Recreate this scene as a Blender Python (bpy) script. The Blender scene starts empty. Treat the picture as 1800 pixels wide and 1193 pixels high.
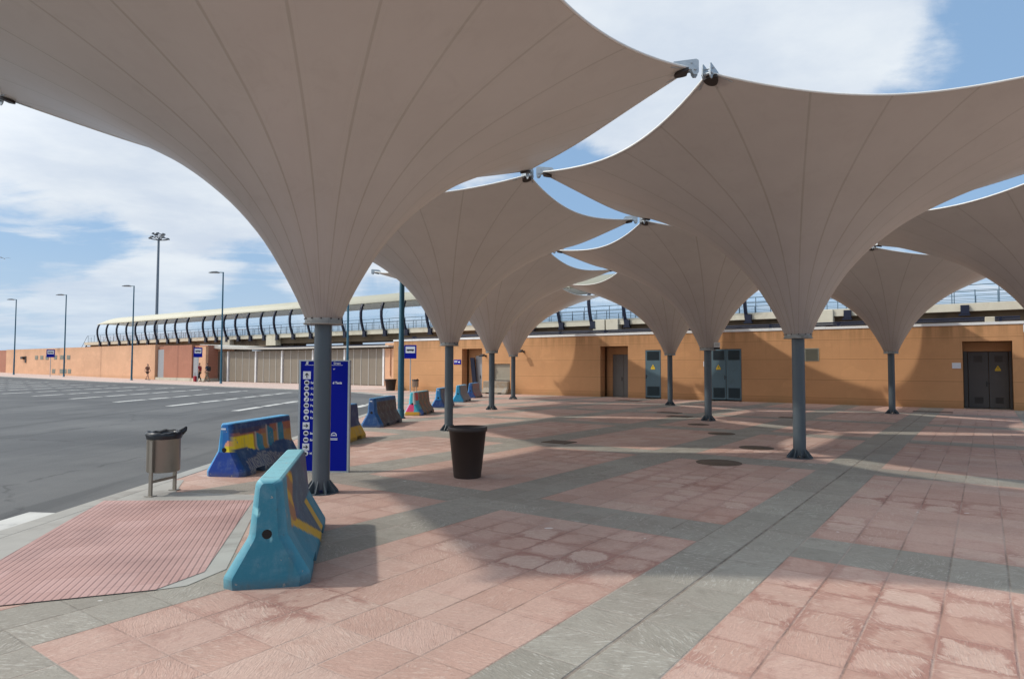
import bpy, bmesh, math, random
import numpy as np
from mathutils import Matrix, Vector, Euler
R = math.radians
PI = math.pi
C = bpy.context.scene.collection
SC = bpy.context.scene
random.seed(7)

# ------------------------------------------------------------------ camera
cam = bpy.data.cameras.new('camera')
cam.sensor_width = 36.0
cam.lens = 36.0 * 1156.06 / 1800.0
cam.clip_start = 0.05
cam.clip_end = 3000
co = bpy.data.objects.new('camera', cam)
C.objects.link(co)
co.matrix_world = (Matrix.Translation((0, 0, 1.65)) @ Matrix.Rotation(PI / 2 + 0.04239, 4, 'X')
                   @ Matrix.Rotation(0.00361, 4, 'Z'))
SC.camera = co

# ------------------------------------------------------------------ light
SUN_EL, SUN_AZ = 46.5, 265.5            # azimuth clockwise from +Y
sl = bpy.data.lights.new('sun', 'SUN')
sl.energy = 2.15
sl.angle = R(1.6)
sl.color = (1.0, 0.95, 0.87)
so = bpy.data.objects.new('sun', sl)
C.objects.link(so)
sd = Vector((math.sin(R(SUN_AZ)) * math.cos(R(SUN_EL)), math.cos(R(SUN_AZ)) * math.cos(R(SUN_EL)), math.sin(R(SUN_EL))))
so.rotation_euler = sd.to_track_quat('Z', 'Y').to_euler()
so.location = sd * 60

SC.view_settings.view_transform = 'Standard'
SC.view_settings.look = 'None'
SC.view_settings.exposure = 0.24
SC.view_settings.gamma = 1.0
SC.cycles.max_bounces = 8
SC.cycles.diffuse_bounces = 4
SC.cycles.transparent_max_bounces = 12


class NT:
    """small helper to write node expressions"""
    def __init__(s, tree):
        s.t = tree; s.n = tree.nodes; s.l = tree.links

    def new(s, typ, **kw):
        n = s.n.new(typ)
        for k, v in kw.items(): setattr(n, k, v)
        return n

    def put(s, sock, v):
        if isinstance(v, bpy.types.NodeSocket): s.l.new(v, sock)
        elif v is not None:
            if sock.type == 'RGBA' and not hasattr(v, '__len__'): v = (v, v, v, 1)
            if sock.type == 'RGBA' and len(v) == 3: v = (*v, 1)
            sock.default_value = v

    def m(s, op, a, b=None, c=None, clamp=False):
        n = s.new('ShaderNodeMath', operation=op, use_clamp=clamp)
        s.put(n.inputs[0], a)
        if b is not None: s.put(n.inputs[1], b)
        if c is not None: s.put(n.inputs[2], c)
        return n.outputs[0]

    def mix(s, f, a, b, mode='MIX'):
        n = s.new('ShaderNodeMix', data_type='RGBA', blend_type=mode)
        s.put(n.inputs[0], f); s.put(n.inputs[6], a); s.put(n.inputs[7], b)
        return n.outputs[2]

    def ss(s, v, a, b):
        n = s.new('ShaderNodeMapRange', interpolation_type='SMOOTHSTEP')
        s.put(n.inputs[0], v); s.put(n.inputs[1], a); s.put(n.inputs[2], b)
        return n.outputs[0]

    def noise(s, vec, scale, detail=4, rough=0.55, dist=0.0, col=False):
        n = s.new('ShaderNodeTexNoise')
        s.put(n.inputs['Vector'], vec)
        n.inputs['Scale'].default_value = scale
        n.inputs['Detail'].default_value = detail
        n.inputs['Roughness'].default_value = rough
        n.inputs['Distortion'].default_value = dist
        return n.outputs[1 if col else 0]

    def white(s, vec):
        n = s.new('ShaderNodeTexWhiteNoise', noise_dimensions='3D')
        s.put(n.inputs[0], vec)
        return n.outputs[0]

    def xyz(s, x, y, z=0.0):
        n = s.new('ShaderNodeCombineXYZ')
        for i, v in enumerate((x, y, z)): s.put(n.inputs[i], v)
        return n.outputs[0]

    def sep(s, v):
        n = s.new('ShaderNodeSeparateXYZ'); s.put(n.inputs[0], v)
        return n.outputs[0], n.outputs[1], n.outputs[2]

    def vmul(s, v, k):
        n = s.new('ShaderNodeVectorMath', operation='MULTIPLY')
        s.put(n.inputs[0], v); n.inputs[1].default_value = k
        return n.outputs[0]

    def vadd(s, v, k):
        n = s.new('ShaderNodeVectorMath', operation='ADD')
        s.put(n.inputs[0], v); s.put(n.inputs[1], k)
        return n.outputs[0]


# ------------------------------------------------------------------ sky
W = bpy.data.worlds.new('World')
SC.world = W
W.use_nodes = True
wt = NT(W.node_tree)
wt.n.clear()
sky = wt.new('ShaderNodeTexSky', sky_type='NISHITA')
sky.sun_disc = False
sky.sun_elevation = R(SUN_EL)
sky.sun_rotation = R(SUN_AZ)
sky.air_density = 1.0
sky.dust_density = 1.2
sky.ozone_density = 1.4
dirv = wt.new('ShaderNodeTexCoord').outputs['Generated']
dx, dy, dz = wt.sep(dirv)
zz = wt.m('MAXIMUM', wt.m('ADD', dz, 0.10), 0.03)
pv = wt.xyz(wt.m('DIVIDE', dx, zz), wt.m('DIVIDE', dy, zz), 0.0)


def blob(ax, ay, az, rad, w):
    """soft wide patch of cloud or added glow in one direction of the sky"""
    d = Vector((ax, ay, az)).normalized()
    n = wt.new('ShaderNodeVectorMath', operation='DOT_PRODUCT')
    wt.put(n.inputs[0], dirv); n.inputs[1].default_value = d
    return wt.m('MULTIPLY', wt.ss(n.outputs['Value'], math.cos(R(rad)), math.cos(R(rad * 0.15))), w)


n1 = wt.noise(wt.vadd(pv, (3.1, 1.7, 0)), 0.75, 7, 0.58, 0.35)
n2 = wt.noise(wt.vadd(wt.vmul(pv, (0.5, 1.0, 1)), (9.3, 4.2, 0)), 1.9, 8, 0.62, 0.6)
dens = wt.m('ADD', wt.m('MULTIPLY', n1, 0.50), wt.m('MULTIPLY', n2, 0.50))
def pxd(x, y): return ((x - 900) / 1156.0, 1.0, (645.5 - y) / 1156.0)


n3 = wt.noise(wt.vadd(dirv, (0.7, 0.2, 0.4)), 5.5, 8, 0.6, 0.5)
dens = wt.m('ADD', dens, wt.m('MULTIPLY', wt.m('SUBTRACT', n3, 0.5), 0.42))
for x, y, rad, w in ((1330, 40, 19, 0.15), (1130, 10, 13, 0.10), (250, 290, 14, 0.16), (40, 250, 12, 0.13), (460, 390, 10, 0.13), (230, 500, 7, 0.13),
                     (110, 590, 10, 0.10), (300, 590, 8, 0.06), (560, 480, 6, 0.10), (1700, 110, 9, -0.15), (1790, 250, 9, -0.08), (90, 400, 6, -0.20), (205, 440, 5, -0.18),
                     (420, 485, 6, -0.20), (1050, 340, 6, -0.13), (1730, 340, 7, -0.08), (30, 490, 5, -0.08), (1110, 240, 6, 0.06), (1560, 30, 4, 0.05)):
    dens = wt.m('ADD', dens, blob(*pxd(x, y), rad, w))
cmask = wt.ss(dens, 0.465, 0.63)
low = wt.ss(dz, 0.0, 0.16)
cmask = wt.m('MULTIPLY', cmask, wt.m('ADD', wt.m('MULTIPLY', low, 0.55), 0.45))
cshade = wt.ss(wt.noise(wt.vadd(pv, (1.0, 5.0, 0)), 1.4, 6, 0.6), 0.3, 0.7)
ccol = wt.mix(cshade, (5.3, 6.0, 7.0, 1), (6.9, 7.4, 7.9, 1))
pale = wt.mix(0.65, sky.outputs[0], (2.75, 4.5, 6.9, 1))
hazy = wt.mix(wt.ss(dz, 0.20, -0.02), pale, (4.3, 5.5, 6.9, 1))
skyc = wt.mix(cmask, hazy, ccol)
# added glow around the sun, behind and left of the camera, lifting the shade
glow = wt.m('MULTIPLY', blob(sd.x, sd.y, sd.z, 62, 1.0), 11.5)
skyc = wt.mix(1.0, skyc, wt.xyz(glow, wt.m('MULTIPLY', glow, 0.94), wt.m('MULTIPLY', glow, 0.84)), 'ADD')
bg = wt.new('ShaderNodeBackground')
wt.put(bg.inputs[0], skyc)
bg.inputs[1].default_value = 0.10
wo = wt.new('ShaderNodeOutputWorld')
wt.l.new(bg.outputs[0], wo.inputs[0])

# ------------------------------------------------------------------ frames
EU = Vector((0.8117, -0.584, 0.0)).normalized()       # along the terminal wall
EV = Vector((-EU.y, EU.x, 0.0))                        # towards the wall
RB = math.atan2(EU.y, EU.x)


def uv(u, v, z=0.0):
    return EU * u + EV * v + Vector((0, 0, z))


def to_uv(x, y):
    p = Vector((x, y, 0))
    return p.dot(EU), p.dot(EV)


def zg(u):
    return max(0.0, -u - 73.0) * 0.009 if u > -135 else 62 * 0.009


# ------------------------------------------------------------------ mesh building
class MB:
    def __init__(s):
        s.v = []; s.f = []; s.mi = []; s.sm = []; s.cur = 0

    def add(s, verts, faces, smooth=False):
        b = len(s.v)
        s.v += [tuple(p) for p in verts]
        for f in faces:
            s.f.append([i + b for i in f]); s.mi.append(s.cur); s.sm.append(smooth)

    def box(s, x0, x1, y0, y1, z0, z1):
        s.add([(x0, y0, z0), (x1, y0, z0), (x1, y1, z0), (x0, y1, z0), (x0, y0, z1), (x1, y0, z1), (x1, y1, z1), (x0, y1, z1)],
              [(0, 3, 2, 1), (4, 5, 6, 7), (0, 1, 5, 4), (1, 2, 6, 5), (2, 3, 7, 6), (3, 0, 4, 7)])

    def bbox(s, x0, x1, y0, y1, z0, z1, b=0.01):
        """box with chamfered edges"""
        pts = []
        for z, i in ((z0, b), (z0 + b, 0), (z1 - b, 0), (z1, b)):
            q = [(x0 + b, y0), (x1 - b, y0), (x1, y0 + b), (x1, y1 - b), (x1 - b, y1), (x0 + b, y1), (x0, y1 - b), (x0, y0 + b)]
            cx, cy = (x0 + x1) / 2, (y0 + y1) / 2
            for x, y in q:
                pts.append((x + (i if x < cx else -i), y + (i if y < cy else -i), z))
        fs = [tuple(range(7, -1, -1)), tuple(range(24, 32))]
        for k in range(3):
            for i in range(8):
                j = (i + 1) % 8
                fs.append((k * 8 + i, k * 8 + j, k * 8 + 8 + j, k * 8 + 8 + i))
        s.add(pts, fs)

    def lathe(s, prof, n=24, cx=0, cy=0, capb=True, capt=True, smooth=True):
        pts = []
        for r, z in prof:
            for i in range(n):
                a = 2 * PI * i / n
                pts.append((cx + r * math.cos(a), cy + r * math.sin(a), z))
        fs = []
        for k in range(len(prof) - 1):
            for i in range(n):
                j = (i + 1) % n
                fs.append((k * n + i, k * n + j, k * n + n + j, k * n + n + i))
        s.add(pts, fs, smooth)
        if capb: s.add(pts[:n], [tuple(range(n - 1, -1, -1))])
        if capt: s.add(pts[-n:], [tuple(range(n))])

    def tube(s, pts, rad, n=8, caps=True, smooth=True):
        pts = [Vector(p) for p in pts]
        rads = rad if hasattr(rad, '__len__') else [rad] * len(pts)
        vs = []
        up = Vector((0, 0, 1))
        t0 = (pts[1] - pts[0]).normalized()
        a = t0.cross(up)
        if a.length < 1e-3: a = Vector((1, 0, 0))
        a.normalize()
        for k, p in enumerate(pts):
            if k == 0: t = pts[1] - p
            elif k == len(pts) - 1: t = p - pts[k - 1]
            else: t = pts[k + 1] - pts[k - 1]
            t.normalize()
            a = (a - t * a.dot(t)).normalized()
            b = t.cross(a)
            for i in range(n):
                an = 2 * PI * i / n
                vs.append(p + (a * math.cos(an) + b * math.sin(an)) * rads[k])
        fs = []
        for k in range(len(pts) - 1):
            for i in range(n):
                j = (i + 1) % n
                fs.append((k * n + i, k * n + j, k * n + n + j, k * n + n + i))
        s.add(vs, fs, smooth)
        if caps:
            s.add(vs[:n], [tuple(range(n - 1, -1, -1))]); s.add(vs[-n:], [tuple(range(n))])

    def prism(s, poly, ax, h0, h1):
        """poly: 2D outline; ax: function (a,b,h)->xyz"""
        n = len(poly)
        vs = [ax(a, b, h0) for a, b in poly] + [ax(a, b, h1) for a, b in poly]
        fs = [tuple(range(n - 1, -1, -1)), tuple(range(n, 2 * n))]
        for i in range(n):
            j = (i + 1) % n
            fs.append((i, j, n + j, n + i))
        s.add(vs, fs)

    def build(s, name, mats, parent=None, fix=True):
        me = bpy.data.meshes.new(name)
        me.from_pydata(s.v, [], s.f)
        if not isinstance(mats, (list, tuple)): mats = [mats]
        for m in mats: me.materials.append(m)
        me.polygons.foreach_set('material_index', s.mi)
        me.polygons.foreach_set('use_smooth', s.sm)
        if fix:
            bm = bmesh.new(); bm.from_mesh(me)
            bmesh.ops.recalc_face_normals(bm, faces=bm.faces)
            bm.to_mesh(me); bm.free()
        me.update()
        o = bpy.data.objects.new(name, me)
        C.objects.link(o)
        if parent: o.parent = parent
        return o


def tag(o, label=None, cat=None, group=None, kind=None):
    if label: o['label'] = label
    if cat: o['category'] = cat
    if group: o['group'] = group
    if kind: o['kind'] = kind
    return o


def thing(name, label, cat, loc=(0, 0, 0), rz=0.0, group=None):
    o = bpy.data.objects.new(name, None)
    C.objects.link(o)
    o.empty_display_size = 0.2
    o.location = loc
    o.rotation_euler = (0, 0, rz)
    return tag(o, label, cat, group)


def dup(root, loc, rz, label, group=None, scale=None):
    r = root.copy(); C.objects.link(r)
    r.location = loc; r.rotation_euler = (0, 0, rz)
    r['label'] = label
    if group: r['group'] = group
    if scale: r.scale = scale

    def rec(a, b):
        for ch in list(a.children):
            if ch.parent is not a: continue
            c = ch.copy(); C.objects.link(c); c.parent = b
            rec(ch, c)
    rec(root, r)
    return r


# ------------------------------------------------------------------ materials
def new_mat(name):
    m = bpy.data.materials.new(name)
    m.use_nodes = True
    t = NT(m.node_tree)
    b = t.n['Principled BSDF']
    return m, t, b


def objco(t):
    return t.new('ShaderNodeTexCoord').outputs['Object']


def bump(t, b, h, strength=0.3, dist=0.01):
    n = t.new('ShaderNodeBump')
    n.inputs['Strength'].default_value = strength
    n.inputs['Distance'].default_value = dist
    t.put(n.inputs['Height'], h)
    t.l.new(n.outputs[0], b.inputs['Normal'])


def simple(name, col, rough=0.6, metal=0.0, var=0.15, scale=6.0, spec=0.5, bmp=0.0, dirt=None):
    m, t, b = new_mat(name)
    p = objco(t)
    n = t.noise(p, scale, 6, 0.6)
    f = t.m('ADD', t.m('MULTIPLY', t.m('SUBTRACT', n, 0.5), var * 2.2), 1.0)
    c = t.mix(1.0, (*col, 1), t.xyz(f, f, f), 'MULTIPLY')
    if dirt:
        dn = t.ss(t.noise(p, scale * 0.45, 8, 0.7, 0.5), 0.50, 0.72)
        c = t.mix(t.m('MULTIPLY', dn, dirt[1]), c, (*dirt[0], 1))
    t.put(b.inputs['Base Color'], c)
    t.put(b.inputs['Roughness'], t.m('ADD', rough - 0.08, t.m('MULTIPLY', n, 0.16)))
    b.inputs['Metallic'].default_value = metal
    b.inputs['Specular IOR Level'].default_value = spec
    if bmp: bump(t, b, t.noise(p, scale * 6, 4, 0.6), bmp, 0.004)
    return m


M = {}
M['pole'] = simple('pole_paint', (0.068, 0.086, 0.098), 0.42, 0.0, 0.14, 3.0, dirt=((0.12, 0.115, 0.10), 0.5))
M['galv'] = simple('galvanised_steel', (0.42, 0.46, 0.48), 0.45, 0.6, 0.15, 14)
M['dark_steel'] = simple('dark_steel', (0.045, 0.035, 0.03), 0.5, 0.3, 0.3, 14)
M['collar'] = simple('collar_steel', (0.34, 0.33, 0.30), 0.55, 0.2, 0.15, 9, dirt=((0.12, 0.10, 0.08), 0.7))
M['cable'] = simple('edge_webbing', (0.74, 0.73, 0.68), 0.6, 0, 0.08, 9)
M['white'] = simple('white_paint', (0.74, 0.74, 0.72), 0.5, 0, 0.08, 4, dirt=((0.45, 0.42, 0.36), 0.4))
M['offwhite'] = simple('offwhite_frame', (0.47, 0.45, 0.40), 0.5, 0, 0.08, 4)
M['concrete'] = simple('pale_concrete', (0.52, 0.48, 0.38), 0.85, 0, 0.15, 1.2, dirt=((0.25, 0.20, 0.14), 0.6), bmp=0.15)
M['concrete_dark'] = simple('dark_concrete', (0.105, 0.075, 0.045), 0.9, 0, 0.3, 0.9, dirt=((0.04, 0.03, 0.02), 0.7))  # dark brown, for the beam and piers of the walkway
M['kerb'] = simple('kerb_concrete', (0.34, 0.33, 0.30), 0.85, 0, 0.2, 2.2, dirt=((0.17, 0.15, 0.13), 0.6), bmp=0.2)
M['navy'] = simple('navy_steel', (0.006, 0.009, 0.026), 0.45, 0.0, 0.2, 4, spec=0.3)
M['rail'] = simple('rail_steel', (0.10, 0.16, 0.21), 0.45, 0.3, 0.1, 4)
M['roof'] = simple('cream_roof_sheet', (0.50, 0.475, 0.36), 0.55, 0, 0.06, 1.0, dirt=((0.38, 0.35, 0.26), 0.35))
M['teal'] = simple('teal_lamp_paint', (0.02, 0.10, 0.15), 0.4, 0.1, 0.18, 3)
M['lamp_head'] = simple('lamp_head_grey', (0.10, 0.11, 0.12), 0.4, 0.2, 0.1, 5)
M['brown_pot'] = simple('brown_plastic', (0.030, 0.018, 0.013), 0.5, 0, 0.2, 5, dirt=((0.07, 0.055, 0.045), 0.35))
M['soil'] = simple('dark_soil', (0.03, 0.022, 0.016), 0.95, 0, 0.3, 20)
M['bronze'] = simple('bronze_bin_steel', (0.28, 0.25, 0.205), 0.42, 0.45, 0.15, 4, dirt=((0.12, 0.09, 0.07), 0.5))
M['bag'] = simple('black_bin_bag', (0.012, 0.014, 0.018), 0.32, 0, 0.3, 12)
M['sign_blue'] = simple('sign_blue', (0.001, 0.008, 0.27), 0.6, 0, 0.06, 2, spec=0.12)
M['sign_white'] = simple('sign_white', (0.70, 0.72, 0.76), 0.5, 0, 0.05, 6)
M['black'] = simple('black_paint', (0.012, 0.012, 0.014), 0.5, 0, 0.1, 6)
M['logo_red'] = simple('logo_red', (0.45, 0.12, 0.10), 0.5)
M['yellow'] = simple('warning_yellow', (0.75, 0.50, 0.02), 0.5, 0, 0.1, 6)
M['door_blue'] = simple('blue_grey_door', (0.085, 0.145, 0.175), 0.5, 0, 0.12, 2.5, dirt=((0.05, 0.06, 0.06), 0.4))
M['door_louvre'] = simple('dark_louvre', (0.035, 0.060, 0.075), 0.5, 0, 0.12, 3)
M['door_taupe'] = simple('taupe_door', (0.155, 0.14, 0.125), 0.5, 0, 0.12, 2.5)
M['door_dark'] = simple('dark_brown_door', (0.085, 0.078, 0.073), 0.5, 0, 0.15, 2.5, dirt=((0.13, 0.12, 0.11), 0.3))
M['door_grey'] = simple('grey_door', (0.30, 0.31, 0.32), 0.5, 0, 0.1, 2.5)
M['shutter'] = simple('beige_shutter', (0.33, 0.29, 0.22), 0.55, 0, 0.1, 3)
M['panel'] = simple('taupe_gate_panel', (0.215, 0.18, 0.135), 0.6, 0, 0.12, 1.2, dirt=((0.2, 0.16, 0.12), 0.4))
M['vent'] = simple('grey_vent', (0.24, 0.24, 0.19), 0.6, 0, 0.15, 6)
M['iron'] = simple('rusty_iron', (0.115, 0.080, 0.055), 0.85, 0.1, 0.3, 9, bmp=0.3)
M['skin'] = simple('skin', (0.46, 0.27, 0.19), 0.6, 0, 0.05, 9)
M['hair'] = simple('dark_hair', (0.03, 0.02, 0.014), 0.6)
M['hole'] = simple('socket_shade', (0.012, 0.009, 0.007), 0.9)
M['barrier_beige'] = None


def wall_mat(name, base, dark, lines=True, top=3.45):
    m, t, b = new_mat(name)
    p = objco(t)
    x, y, z = t.sep(p)
    n = t.noise(p, 0.35, 7, 0.6)
    n2 = t.noise(p, 3.0, 6, 0.65)
    st = t.noise(t.xyz(t.m('MULTIPLY', x, 3.0), y, t.m('MULTIPLY', z, 0.22)), 1.0, 6, 0.65)
    c = t.mix(t.ss(n, 0.3, 0.75), (*base, 1), tuple(q * 0.84 for q in base) + (1,))
    c = t.mix(t.m('MULTIPLY', t.ss(n2, 0.45, 0.8), 0.25), c, tuple(q * 1.15 for q in base) + (1,))
    pt_ = t.m('MULTIPLY', t.ss(t.noise(t.xyz(t.m('MULTIPLY', x, 0.8), 0.0, t.m('MULTIPLY', z, 1.3)), 0.9, 2, 0.4), 0.60, 0.63), 0.16)
    c = t.mix(pt_, c, tuple(q * 1.28 for q in base) + (1,))
    runs = t.noise(t.xyz(t.m('MULTIPLY', x, 5.0), y, t.m('MULTIPLY', z, 0.12)), 1.0, 6, 0.7)
    c = t.mix(t.m('MULTIPLY', t.m('MULTIPLY', t.ss(runs, 0.54, 0.74), t.ss(z, 0.6, top - 0.4)), 0.38), c, (*dark, 1))
    # weathered band under the cap, with runs
    band = t.ss(z, top - 0.95, top - 0.1)
    c = t.mix(t.m('MULTIPLY', t.m('MULTIPLY', band, t.ss(st, 0.36, 0.66)), 0.62), c, (*dark, 1))
    # splashed foot
    foot = t.ss(z, 0.42, 0.05)
    c = t.mix(t.m('MULTIPLY', foot, t.m('ADD', 0.25, t.m('MULTIPLY', n2, 0.5))), c, (*dark, 1))
    h = t.m('MULTIPLY', n2, 0.15)
    if lines:
        for zl in (0.30, 1.13, 2.08, 2.97):
            wob = t.m('MULTIPLY', t.m('SUBTRACT', n2, 0.5), 0.012)
            d = t.m('ABSOLUTE', t.m('SUBTRACT', t.m('ADD', z, wob), zl))
            k = t.ss(d, 0.022, 0.008)
            light = t.ss(t.m('ABSOLUTE', t.m('SUBTRACT', z, zl + 0.035)), 0.03, 0.0)
            c = t.mix(t.m('MULTIPLY', k, 0.55), c, (*dark, 1))
            c = t.mix(t.m('MULTIPLY', light, 0.16), c, tuple(min(1, q * 1.5) for q in base) + (1,))
            h = t.m('SUBTRACT', h, k)
    t.put(b.inputs['Base Color'], c)
    b.inputs['Roughness'].default_value = 0.85
    b.inputs['Specular IOR Level'].default_value = 0.25
    bump(t, b, h, 0.35, 0.01)
    return m


M['wall'] = wall_mat('orange_render', (0.56, 0.295, 0.14), (0.27, 0.15, 0.065))
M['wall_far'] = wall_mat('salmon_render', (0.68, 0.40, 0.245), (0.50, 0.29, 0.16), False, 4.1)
M['brick'] = wall_mat('pink_stone_render', (0.42, 0.19, 0.125), (0.30, 0.13, 0.085), False, 4.2)


def membrane_mat():
    m, t, b = new_mat('canopy_membrane')
    p = objco(t)
    x, y, z = t.sep(p)
    a = t.m('ARCTAN2', y, x)
    r = t.m('SQRT', t.m('ADD', t.m('MULTIPLY', x, x), t.m('MULTIPLY', y, y)))
    fr = t.m('ABSOLUTE', t.m('SUBTRACT', t.m('FRACT', t.m('ADD', t.m('MULTIPLY', a, 24 / (2 * PI)), 24.5)), 0.5))
    d = t.m('MULTIPLY', t.m('MULTIPLY', fr, 2 * PI / 24), r)
    wob = t.noise(p, 9.0, 4, 0.6)
    sw = t.m('MINIMUM', 0.026, t.m('ADD', 0.007, t.m('MULTIPLY', r, 0.010)))
    seam = t.ss(t.m('DIVIDE', t.m('ADD', d, t.m('MULTIPLY', wob, 0.008)), sw), 1.0, 0.45)
    halo = t.ss(d, 0.13, 0.0)
    weld = t.m('MULTIPLY', t.ss(d, 0.062, 0.056), t.ss(r, 0.8, 1.6))
    wr = t.noise(t.xyz(t.m('MULTIPLY', a, 34), t.m('MULTIPLY', r, 1.3), 0.0), 1.0, 3, 0.5)
    wrk = t.m('MULTIPLY', t.m('MULTIPLY', wr, t.ss(r, 1.6, 0.3)), 2.2)
    n = t.noise(p, 0.9, 6, 0.6)
    run = t.noise(t.xyz(t.m('MULTIPLY', a, 22), t.m('MULTIPLY', r, 0.7), 0.0), 1.0, 5, 0.6)
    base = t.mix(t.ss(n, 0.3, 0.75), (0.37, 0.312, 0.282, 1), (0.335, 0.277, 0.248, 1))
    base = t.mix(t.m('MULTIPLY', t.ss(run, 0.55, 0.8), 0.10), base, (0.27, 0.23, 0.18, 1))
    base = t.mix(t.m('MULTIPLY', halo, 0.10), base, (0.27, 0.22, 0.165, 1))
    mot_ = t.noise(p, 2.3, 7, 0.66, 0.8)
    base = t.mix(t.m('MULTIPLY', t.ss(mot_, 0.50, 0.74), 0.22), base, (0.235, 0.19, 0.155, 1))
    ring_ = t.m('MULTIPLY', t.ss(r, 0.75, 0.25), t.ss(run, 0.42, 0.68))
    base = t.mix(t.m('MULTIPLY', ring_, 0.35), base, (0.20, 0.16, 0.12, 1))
    base = t.mix(t.m('MULTIPLY', weld, 0.10), base, (0.40, 0.35, 0.31, 1))
    base = t.mix(t.m('MULTIPLY', seam, t.m('ADD', 0.22, t.m('MULTIPLY', n, 0.45))), base, (0.15, 0.115, 0.08, 1))
    t.put(b.inputs['Base Color'], base)
    b.inputs['Roughness'].default_value = 0.38
    b.inputs['Specular IOR Level'].default_value = 0.5
    bump(t, b, t.m('ADD', t.m('ADD', t.m('MULTIPLY', seam, 0.6), t.m('MULTIPLY', n, 0.5)), t.m('ADD', wrk, t.m('MULTIPLY', weld, 0.5))), 0.3, 0.01)
    tr = t.new('ShaderNodeBsdfTranslucent')
    tr.inputs[0].default_value = (0.75, 0.62, 0.50, 1)
    mx = t.new('ShaderNodeMixShader')
    mx.inputs[0].default_value = 0.07
    t.l.new(b.outputs[0], mx.inputs[1]); t.l.new(tr.outputs[0], mx.inputs[2])
    t.l.new(mx.outputs[0], t.n['Material Output'].inputs[0])
    return m


M['mast'] = simple('mast_grey', (0.20, 0.235, 0.27), 0.5, 0.3, 0.1, 1)
M['membrane'] = membrane_mat()


def glass_mat():
    m, t, b = new_mat('gallery_glass')
    g = t.new('ShaderNodeBsdfGlossy')
    g.inputs[0].default_value = (0.95, 0.97, 1, 1); g.inputs[1].default_value = 0.03
    tp = t.new('ShaderNodeBsdfTransparent')
    tp.inputs[0].default_value = (0.95, 0.98, 1.0, 1)
    mx = t.new('ShaderNodeMixShader')
    f = t.new('ShaderNodeFresnel'); f.inputs[0].default_value = 1.5
    t.put(mx.inputs[0], t.m('ADD', t.m('MULTIPLY', f.outputs[0], 0.55), 0.03, clamp=True))
    t.l.new(tp.outputs[0], mx.inputs[1]); t.l.new(g.outputs[0], mx.inputs[2])
    t.l.new(mx.outputs[0], t.n['Material Output'].inputs[0])
    return m


M['glass'] = glass_mat()

# band layout of the paving, in (u, v)
PU, CU, HU = 3.16, -1.855, 0.415
PV_, CV, HV = 5.46, 6.60, 0.41


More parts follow.
